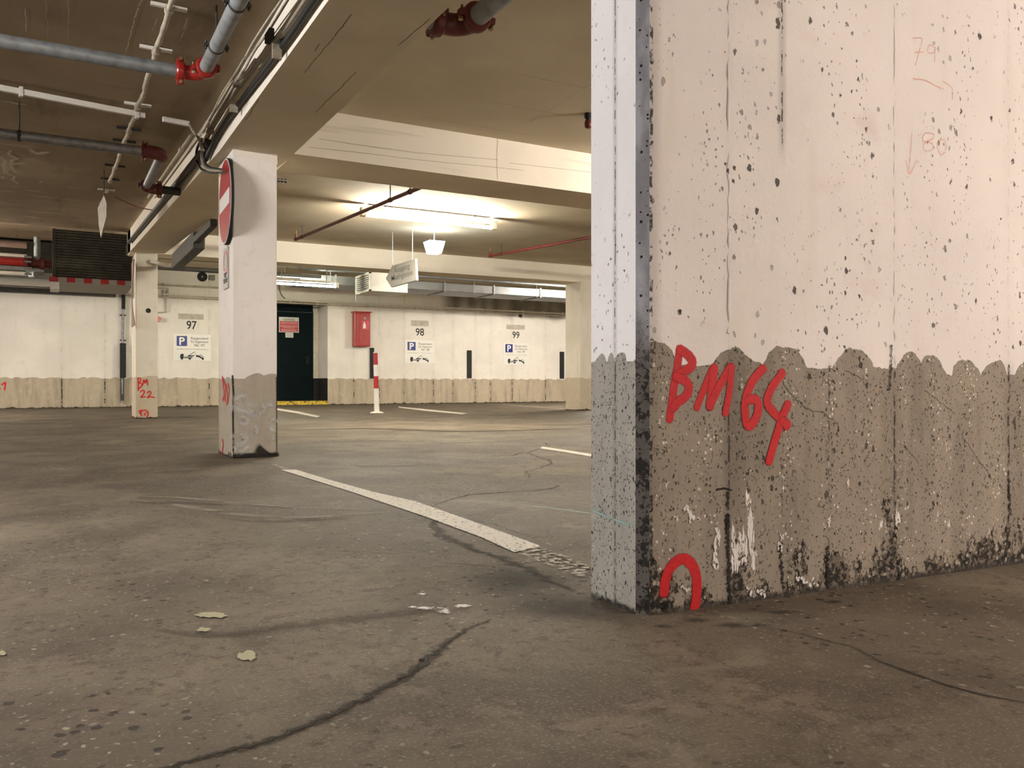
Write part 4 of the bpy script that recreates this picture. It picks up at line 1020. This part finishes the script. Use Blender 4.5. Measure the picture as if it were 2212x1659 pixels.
# arrow sign to the exit
uS = 4.22
def Ps(px, py): return Px(px, py, uS)
poly = [Ps(833,601.5), Ps(847,574), Ps(897,558.5), Ps(899.5,606), Ps(845,620.7)]
t = thing('exit_arrow_sign', poly[0][:], 'grey arrow sign lettered Ausgang hanging under the bright lamp', 'sign')
MB().prism(poly, (0.03,0,0)).build('panel', 'sign grey', t, bevel=0.004)
cc = sum(poly, Vector())/5
inner = [cc + (p - cc)*0.91 for p in poly]
m = MB()
for a_, c_ in zip(inner, inner[1:] + inner[:1]): m.ribbon([a_ + Vector((-0.004,0,0)), c_ + Vector((-0.004,0,0))], 0.008, (-1,0,0), cap=False)
m.build('border_line', 'pale ink', t)
for s_, (xa, ya), (xb, yb), h_ in (('Ausgang', (851,590.5), (886,579.5), 0.075), ('Muthgasse', (846,607), (892,598), 0.075)):
    A_, B_ = Ps(xa, ya), Ps(xb, yb)
    text('lettering', s_, 'pale ink' if False else 'ink grey', t, A_ + Vector((-0.005,0,0)), (0,-1,0), h_, abs(A_.y - B_.y), bold=0.006)
for px in (848, 891):
    p = Ps(px, 574 if px == 848 else 561); MB().tube([p, (p.x, p.y, zceil(p.y))], 0.006, 6).build('rod', 'galvanised', t)

# hanging slanted sign on the left
Pn = lambda px, py: Wd(px, py, 8.5 - (px-211)/19*0.75)
poly = [Pn(224.5,421), Pn(211,449), Pn(213.5,488), Pn(217.5,513), Pn(229.5,468), Pn(230,438)]
t = thing('hanging_sign', poly[0][:], 'narrow pale pointed sign hanging edge-on under the left ceiling', 'sign')
MB().prism(poly, (0.012,0.0,0)).build('panel', 'sign back', t)
MB().tube([poly[0] - UP*0.01, (poly[0].x, poly[0].y, zceil(poly[0].y))], 0.005, 6).build('rod', 'dark steel', t)

# ================================================================== THINGS AT THE BACK WALL
def bumper(xa, xb, ya, yb, label, dep=0.05):
    a, c = onwall(xa, yb, 0), onwall(xb, ya, 0)
    o = MB().box((a.x, YW-dep, a.z), (c.x, YW-dep+0.05, c.z)).build('wall_bumper', 'black rubber', None, ((a.x+c.x)/2, YW, a.z), bevel=0.008)
    return tag(o, label, 'bumper', 'black door bumpers along the back wall')
bumper(258, 271, 742, 816, 'black upright bumper strip on the dark downpipe left of the far pillar', 0.155)
bumper(798.5, 807, 751.5, 817, 'black upright bumper strip directly behind the striped bollard')
bumper(1008.5, 1017.5, 757, 817, 'black upright bumper strip between signs 98 and 99')
bumper(1208.5, 1217, 760, 817.5, 'black upright bumper strip just left of the far right pillar')
# downpipe
t = thing('downpipe', onwall(265, 880, 0.05)[:], 'dark downpipe on the back wall left of the far pillar', 'pipe')
a, c = onwall(264, 870, 0.06), onwall(267, 636, 0.06)
MB().tube([a, onwall(264, 815, 0.07), onwall(265.5, 700, 0.07), c], 0.028, 10).build('pipe_run', 'dull galvanised', t)
m = MB(); [m.obox(onwall(265.5, y_, 0.06), (0.06,0,0), (0,0.03,0), (0,0,0.012)) for y_ in (681, 735, 774)]; m.build('clamp', 'dark steel', t)
MB().tube([onwall(266.5, 668, 0.07), c], 0.036, 10).build('top_piece', 'black rubber', t)
MB().obox(onwall(264, 838, 0.06), (0.035,0,0), (0,0.03,0), (0,0,0.27)).build('lower_box', 'dark steel', t)

# red fire cabinet
a, c = onwall(766, 748, 0.2), onwall(800, 676, 0.2)
t = thing('fire_cabinet', (a.x, YW, a.z), 'red fire extinguisher cabinet on the back wall right of the door', 'cabinet')
yf = YW-0.20
MB().box((a.x, yf, a.z), (c.x, YW, c.z)).build('housing', 'cabinet red', t, bevel=0.008)
m = MB(); m.box((a.x-0.03, yf-0.03, c.z), (c.x+0.03, YW, c.z+0.03)); m.build('lid', 'cabinet red', t, bevel=0.005)
W, H = c.x-a.x, c.z-a.z
MB().box((a.x+W*.16, yf-0.02, a.z+H*.03), (c.x-W*.03, yf, c.z-H*.03)).build('door', 'cabinet red', t, bevel=0.008)
m = MB(); m.box((a.x+W*.42, yf-0.024, a.z+H*.50), (a.x+W*.88, yf-0.02, a.z+H*.76)); pn = m.build('pictogram_plate', 'notice red', t)
m = MB(); xc = a.x+W*.60; zc = a.z+H*.53
m.prism([(xc-.035,yf-.026,zc),(xc+.035,yf-.026,zc),(xc+.035,yf-.026,zc+.10),(xc+.015,yf-.026,zc+.125),(xc+.015,yf-.026,zc+.145),(xc+.03,yf-.026,zc+.15),(xc-.03,yf-.026,zc+.16),(xc-.015,yf-.026,zc+.125),(xc-.035,yf-.026,zc+.10)], (0,-0.002,0)); m.build('extinguisher_symbol', 'sign white', t)
m = MB(); m.tube([(a.x+W*.62, yf-.02, a.z+H*.83), (a.x+W*.62, yf-.035, a.z+H*.83)], 0.03, 12); m.build('lock', 'galvanised', t)
m = MB(); m.tube([(a.x+W*.66, yf-.02, a.z+H*.33), (a.x+W*.66, yf-.03, a.z+H*.33)], 0.035, 12); m.build('knob', 'cabinet red', t)

# bollard
bp = Pz(814, 892, 0.0)
t = thing('bollard', bp[:], 'red and white striped parking bollard on a round base plate', 'bollard')
MB().tube([bp, bp + UP*0.012, bp + UP*0.03], [0.12, 0.11, 0.045], 24).build('base_plate', 'bollard white', t)
D_ = (bp - EP).dot(FW); topz = lambda y_: EYE + (CY - y_)/FPX*D_
lean = lambda z_: Vector((bp.x - 0.028*z_*0.9, bp.y, z_))
zs = [0.012, topz(839), topz(812.6), topz(788), topz(762.5)]
for k, (nm, mt) in enumerate((('post', 'bollard white'), ('red_band', 'bollard red'), ('white_band', 'bollard white'), ('red_band', 'bollard red'))):
    r_ = [0.043, 0.042, 0.038, 0.038][k] if k else 0.045
    MB().tube([lean(zs[k]), lean(zs[k+1])], r_, 20).build(nm, mt, t)
MB().tube([lean(zs[4]), lean(zs[4]+0.012), lean(zs[4]+0.02)], [0.038, 0.034, 0.02], 20).build('cap', 'bollard white', t)

# conduits on the back wall
def run(pts, r, mat, label, name='conduit', cat='pipe', clips=0):
    t = thing(name, pts[0], label, cat); MB().tube(pts, r, 10).build('pipe_run', mat, t)
    a, c = Vector(pts[0]), Vector(pts[-1])
    if clips:
        for k in range(clips):
            p = a.lerp(c, (k+.5)/clips); MB().obox(p, (0.012,0,0), (0,r*1.3,0), (0,0,r*1.5)).build('clip', mat, t)
    return t
run([(1.45, YW-0.05, 2.455), (14.0, YW-0.05, 2.455)], 0.022, 'white plastic', 'upper of the two long pale conduits crossing the back wall above the door', clips=20)
run([(1.45, YW-0.05, 2.395), (14.0, YW-0.05, 2.395)], 0.016, 'cable cream', 'lower of the two long pale conduits crossing the back wall above the door', clips=20)
run([(1.2, YW-0.06, 2.66), (4.4, YW-0.06, 2.66)], 0.02, 'cable cream', 'pale conduit under the loudspeaker between the two left pillars', clips=5)
m = MB(); m.tube([onwall(340,622.5,.05), onwall(363,622.5,.05), onwall(363,640,.05)], 0.018, 8); m.tube([onwall(359,641,.05), onwall(358.5,674,.05), onwall(340,675,.05)], 0.018, 8); m.tube([onwall(354,626,.05), onwall(354,640,.05)], 0.03, 8)
tag(m.build('conduit', 'cable cream', None, onwall(358,640,.05)), 'squared loop of conduit on the back wall right of the far pillar', 'pipe')
p = onwall(341, 690, 0.0); tag(MB().tube([p, p + Vector((0,-0.09,0))], 0.06, 20).build('alarm_bell', 'cabinet red', None, p), 'small red alarm peeping out right of the far pillar', 'alarm')
p0 = onwall(603, 617, 0.05); m = MB(); m.tube(crm([p0, onwall(604.5,628,0.05), onwall(609,638,0.05), onwall(616,645,0.05)], 5), 0.012, 8)
tag(m.build('thin_wire', 'ink grey', None, p0), 'thin dark wire curving down the wall under the door lamp', 'cable')

# loudspeaker / camera
p = Py(437, 598, 16.0)
t = thing('loudspeaker', p[:], 'round black loudspeaker below the shiny duct between the left pillars', 'speaker')
dS = (EP - p).normalized(); dS.z = -0.1
MB().tube([p + dS*0.06, p + dS*0.02, p - dS*0.08], [0.088, 0.078, 0.045], 20).build('horn', 'black rubber', t)
MB().tube([p + dS*0.045, p + dS*0.062], 0.02, 12).build('centre_cap', 'galvanised', t)
MB().obox(p + Vector((0.17,0.05,0)), (0.05,0,0), (0,0.06,0), (0,0,0.045)).build('housing', 'sign grey', t)
MB().tube([p + UP*0.06, p + UP*0.085], 0.01, 8).build('rod', 'dark steel', t)

# ducts under the far ceiling
t = thing('ventilation_duct', (6.0, 16.4, 2.48), 'flat metal ventilation duct running along above the back wall', 'duct')
m = MB(); m.box((1.3+3.0, 16.4, 2.50), (14.5, 17.3, 2.68)); m.build('duct_body', 'duct metal', t, bevel=0.01)
for k in range(8): MB().box((5.0+k*1.2, 16.38, 2.48), (5.03+k*1.2, 17.32, 2.70)).build('flange', 'galvanised', t)
for k in range(6): MB().tube([(4.9+k*1.6, 16.36, 2.47), (4.9+k*1.6, 16.36, 3.1)], 0.008, 6).build('hanger', 'galvanised', t)
t = thing('round_duct', (1.3, 16.0, 2.57), 'shiny metal pipe under the far ceiling above the loudspeaker', 'pipe')
MB().tube([(1.3, 16.0, 2.575), (4.6, 16.0, 2.575)], 0.045, 20).build('pipe_run', 'duct metal', t)
for k in range(3): MB().tube([(1.9+k*1.0, 16.0, 2.6), (1.9+k*1.0, 16.0, 3.1)], 0.008, 6).build('hanger', 'galvanised', t)
run([(4.2, 16.1, 2.74), (14.5, 16.1, 2.74)], 0.03, 'duct metal', 'slim shiny pipe on top of the flat duct behind the far beam', 'service_pipe')
run([(1.3, 16.6, 2.86), (14.0, 16.6, 2.86)], 0.05, 'dark steel', 'dark pipe above the shiny ones, just under the far ceiling', 'service_pipe')
# bright vent box
gx0, gx1, gy0, gy1, gz0, gz1 = 5.41, 6.21, 15.5, 16.36, 2.31, 2.68
t = thing('vent_box', (gx0, gy0, gz0), 'white vent box with a slatted side hanging beyond the arrow sign', 'vent')
MB().box((gx0+0.04, gy0, gz0), (gx1, gy1, gz1)).build('box_body', 'louvre light', t, bevel=0.006)
m = MB(); m.box((gx0, gy0, gz0), (gx0+0.04, gy0+0.03, gz1)); m.box((gx0, gy1-0.03, gz0), (gx0+0.04, gy1, gz1)); m.box((gx0, gy0, gz0), (gx0+0.04, gy1, gz0+0.03)); m.box((gx0, gy0, gz1-0.03), (gx0+0.04, gy1, gz1)); m.build('grille_frame', 'louvre light', t)
MB().box((gx0+0.028, gy0+.03, gz0+.03), (gx0+0.038, gy1-.03, gz1-.03)).build('grille_back', 'black rubber', t)
for k in range(8):
    z_ = gz0 + 0.045 + k*0.041; MB().obox((gx0+0.012, (gy0+gy1)/2, z_), (0.014,0,-0.004), (0,(gy1-gy0)/2-0.02,0), (0.001,0,0.0065)).build('slat', 'louvre light', t)
MB().tube([(gx0+0.02, gy1, gz0), (gx0+0.02, gy1, gz0-0.13)], 0.014, 8).build('outlet_pipe', 'galvanised', t)

# big dark fan unit on the left with striped edge
vx0, vx1, vy0, vy1, vz0, vz1 = 0.02, 1.10, 13.95, 15.4, 2.00, 2.78
t = thing('fan_unit', (0.5, vy0, vz0), 'big dark louvred ventilation unit with a red and white striped lower edge', 'ventilation unit')
MB().box((vx0, vy0+0.03, vz0+0.04), (vx1, vy1, vz1)).build('housing', 'louvre dark', t)
m = MB(); m.box((vx0, vy0-0.01, vz0+.07), (vx0+.04, vy0+.03, vz1)); m.box((vx1-.04, vy0-0.01, vz0+.07), (vx1, vy0+.03, vz1)); m.build('grille_frame', 'dark steel', t)
for k in range(17):
    z_ = vz0 + 0.10 + k*0.040; MB().obox(((vx0+vx1)/2, vy0+0.01, z_), ((vx1-vx0)/2-.04,0,0), (0,0.014,-0.006), (0,0.001,0.0045)).build('slat', 'slat metal', t)
nst = 10
for k in range(nst):
    xa = vx0 - 0.04 + (vx1-vx0+0.04)*k/nst; xb = vx0 - 0.04 + (vx1-vx0+0.04)*(k+1)/nst
    MB().box((xa, vy0-0.03, vz0), (xb, vy0+0.03, vz0+0.07)).build('red_stripe' if k % 2 == 0 else 'white_stripe', 'bollard red' if k % 2 == 0 else 'sign grey', t)
MB().box((vx0-0.03, vy0-0.025, vz0-0.105), (vx0+0.09, vy0+0.5, vz0-0.002)).build('corner_flap', 'sign white', t)
MB().box((vx0, vy0+0.03, vz0), (vx1, vy1, vz0+0.04)).build('base_tray', 'sign grey', t)
MB().box((vx1-0.10, vy0-0.3, 2.45), (vx1-0.02, vy0+0.03, 2.62)).build('switch_box', 'sign grey', t)

# pipes left of the unit
cP = 16.0
def zat(y_, x_=0): return Py(x_, y_, cP).z
for y_, r_, mt, lb in ((526, 0.055, 'brown board', 'brownish duct at the top of the pipe stack, far left'), (549.5, 0.030, 'white plastic', 'thin white pipe directly above the red one, far left'), (563, 0.068, 'red enamel', 'thick red pipe in the stack beside the fan unit'),
                       (577, 0.040, 'galvanised', 'grey steel pipe directly below the red one'), (588.5, 0.034, 'white plastic', 'white pipe lowest beside the valves, far left')):
    z_ = zat(y_); run([(-5.0, cP, z_), (-0.35, cP, z_)], r_, mt, lb, 'service_pipe')
t = thing('pipe_valve', (-0.2, 15.95, 2.45), 'dark red valve cluster with bolts where the far left pipes end', 'valve')
m = MB()
for (x_, z_, r_) in ((-0.36, zat(563), 0.11), (-0.25, zat(563), 0.085), (-0.12, zat(565), 0.11)): m.tube([(x_-0.025, cP, z_), (x_+0.025, cP, z_)], r_, 22)
m.tube([(-0.4, cP, zat(563)), (0.0, cP, zat(565))], 0.07, 18); m.build('flange', 'dark red paint', t)
m = MB(); m.tube([(-0.36, cP, zat(583)), (-0.1, cP, zat(583))], 0.07, 16); m.tube([(-0.30, cP-0.02, zat(590)), (-0.22, cP-0.1, zat(590))], 0.05, 14); m.tube([(-0.2, cP, zat(560)), (-0.2, cP, 2.95)], 0.05, 14); m.build('valve_body', 'dull galvanised', t)
m = MB(); [m.tube([(-0.38, cP-0.1, zat(q_)), (-0.28, cP-0.1, zat(q_))], 0.018, 8) for q_ in (553, 563, 577, 590)]; m.build('bolt', 'galvanised', t)
MB().box((-6, 17.2, 2.50), (0.9, 18.2, 3.05)).build('wide_duct', 'dark steel', None, (-2, 17.2, 2.5))
tag(bpy.data.objects['wide_duct'], 'wide dark duct behind the pipe stack at the far left', 'duct')
# white tray and a dark strip standing in for shade over the left part of the back wall
a = onwall(0, 611, 0.3)
t = thing('cable_tray', (-3, YW-0.3, 2.5), 'pale cable tray over a dark strip standing in for shade, along the top of the left back wall', 'tray')
MB().box((-6, YW-0.30, a.z-0.035), (0.9, YW-0.22, a.z+0.035)).build('pale_edge', 'white plastic', t)
MB().box((-6, YW-0.22, a.z-0.16), (1.2, YW-0.0, a.z-0.06)).build('shade_strip', 'dark steel', t)

# ================================================================== LAMPS
def tube_lamp(c, half, ax, label, mat, rod=0.0, zc=None, name='ceiling_lamp'):
    c, ax = Vector(c), Vector(ax).normalized(); sd = ax.cross(UP)
    t = thing(name, c[:], label, 'lamp')
    hz = 0.05
    MB().obox(c + UP*0.075, ax*(half*0.97), sd*0.035, UP*0.022).build('housing', 'lamp housing', t, bevel=0.004)
    for s_ in (-1, 1):
        MB().obox(c + ax*s_*(half+0.02) + UP*0.03, ax*0.03, sd*0.035, UP*0.05).build('end_cap', 'lamp housing', t)
    MB().tube([c - ax*half, c + ax*half], 0.019, 14).build('tube', mat, t)
    if zc:
        m = MB(); [m.tube([c + ax*s_*half*0.7 + UP*0.09, (c.x + ax.x*s_*half*0.7, c.y + ax.y*s_*half*0.7, zc)], 0.008, 6) for s_ in (-1, 1)]; m.build('hanger', 'galvanised', t)
    return t
tube_lamp((3.95, 9.12, 2.43), 0.82, (1,0,0), 'glaring fluorescent tube lamp on the ceiling between the two cross beams', 'tube glow', zc=zceil(9.12))
tube_lamp((4.25, 15.9, 2.40), 0.62, (1,0,0), 'glowing tube lamp above the dark green door', 'door tube glow', zc=3.1)
# unseen lamps of the garage, with fill lamps added to brighten it
for (x_, y_, z_, ax_, mt, lb) in ((-3.4, 8.6, 2.2, (0,1,0), 'aisle tube glow', 'fluorescent lamp in the left aisle, outside the picture, middle'),
                                  (-3.6, 15.6, 2.3, (0,1,0), 'far left tube glow', 'fluorescent lamp in the left aisle, outside the picture, far'),
                                  (-2.6, 3.2, 2.2, (0,1,0), 'left tube glow', 'fluorescent lamp in the left aisle, outside the picture, nearest'),
                                  (10.8, 9.1, 2.42, (1,0,0), 'aisle tube glow', 'fluorescent lamp behind the near wall, middle bay'),
                                  (10.9, 14.8, 2.60, (1,0,0), 'far right tube glow', 'fluorescent lamp behind the far right pillar'),
                                  (6.6, 14.3, 2.75, (1,0,0), 'far fill glow', 'added unseen fill lamp above the far cross beam edge'),  # added out of sight to brighten the back wall
                                  (5.2, 3.4, 2.15, (1,0,0), 'bay tube glow', 'fluorescent lamp hidden behind the near wall, nearest bay'),
                                  (4.3, -2.6, 2.0, (1,0,0), 'right tube glow', 'fluorescent lamp behind the camera, right'),
                                  (-1.2, -5.4, 1.7, (1,0,0), 'near fill glow', 'added unseen fill lamp behind the camera, left')):  # added out of sight to brighten near walls, pillars and ceiling
    tube_lamp((x_, y_, z_), 0.75, ax_, lb, mt, zc=zceil(y_) if y_ < 13 else 3.1)
# small glowing box below the main lamp
a = Wd(938, 535, 11.4)
t = thing('glowing_box', a[:], 'small bluish glowing box hanging just below the big lamp', 'lamp')
w0, w1, h_ = 0.085, 0.125, 0.08
vv = [(a.x+i*w*0.9, a.y+j*w*0.9, a.z+k) for k, w in ((-h_, w0), (h_, w1)) for i, j in ((-1,-1),(1,-1),(1,1),(-1,1))]
MB().add(vv, [(0,3,2,1),(4,5,6,7),(0,1,5,4),(1,2,6,5),(2,3,7,6),(3,0,4,7)]).build('glass', 'lantern glow', t)
MB().tube([a + UP*h_, (a.x, a.y, zceil(a.y))], 0.008, 6).build('rod', 'galvanised', t)

for o in bpy.data.objects:
    if '_o' in o: del o['_o']
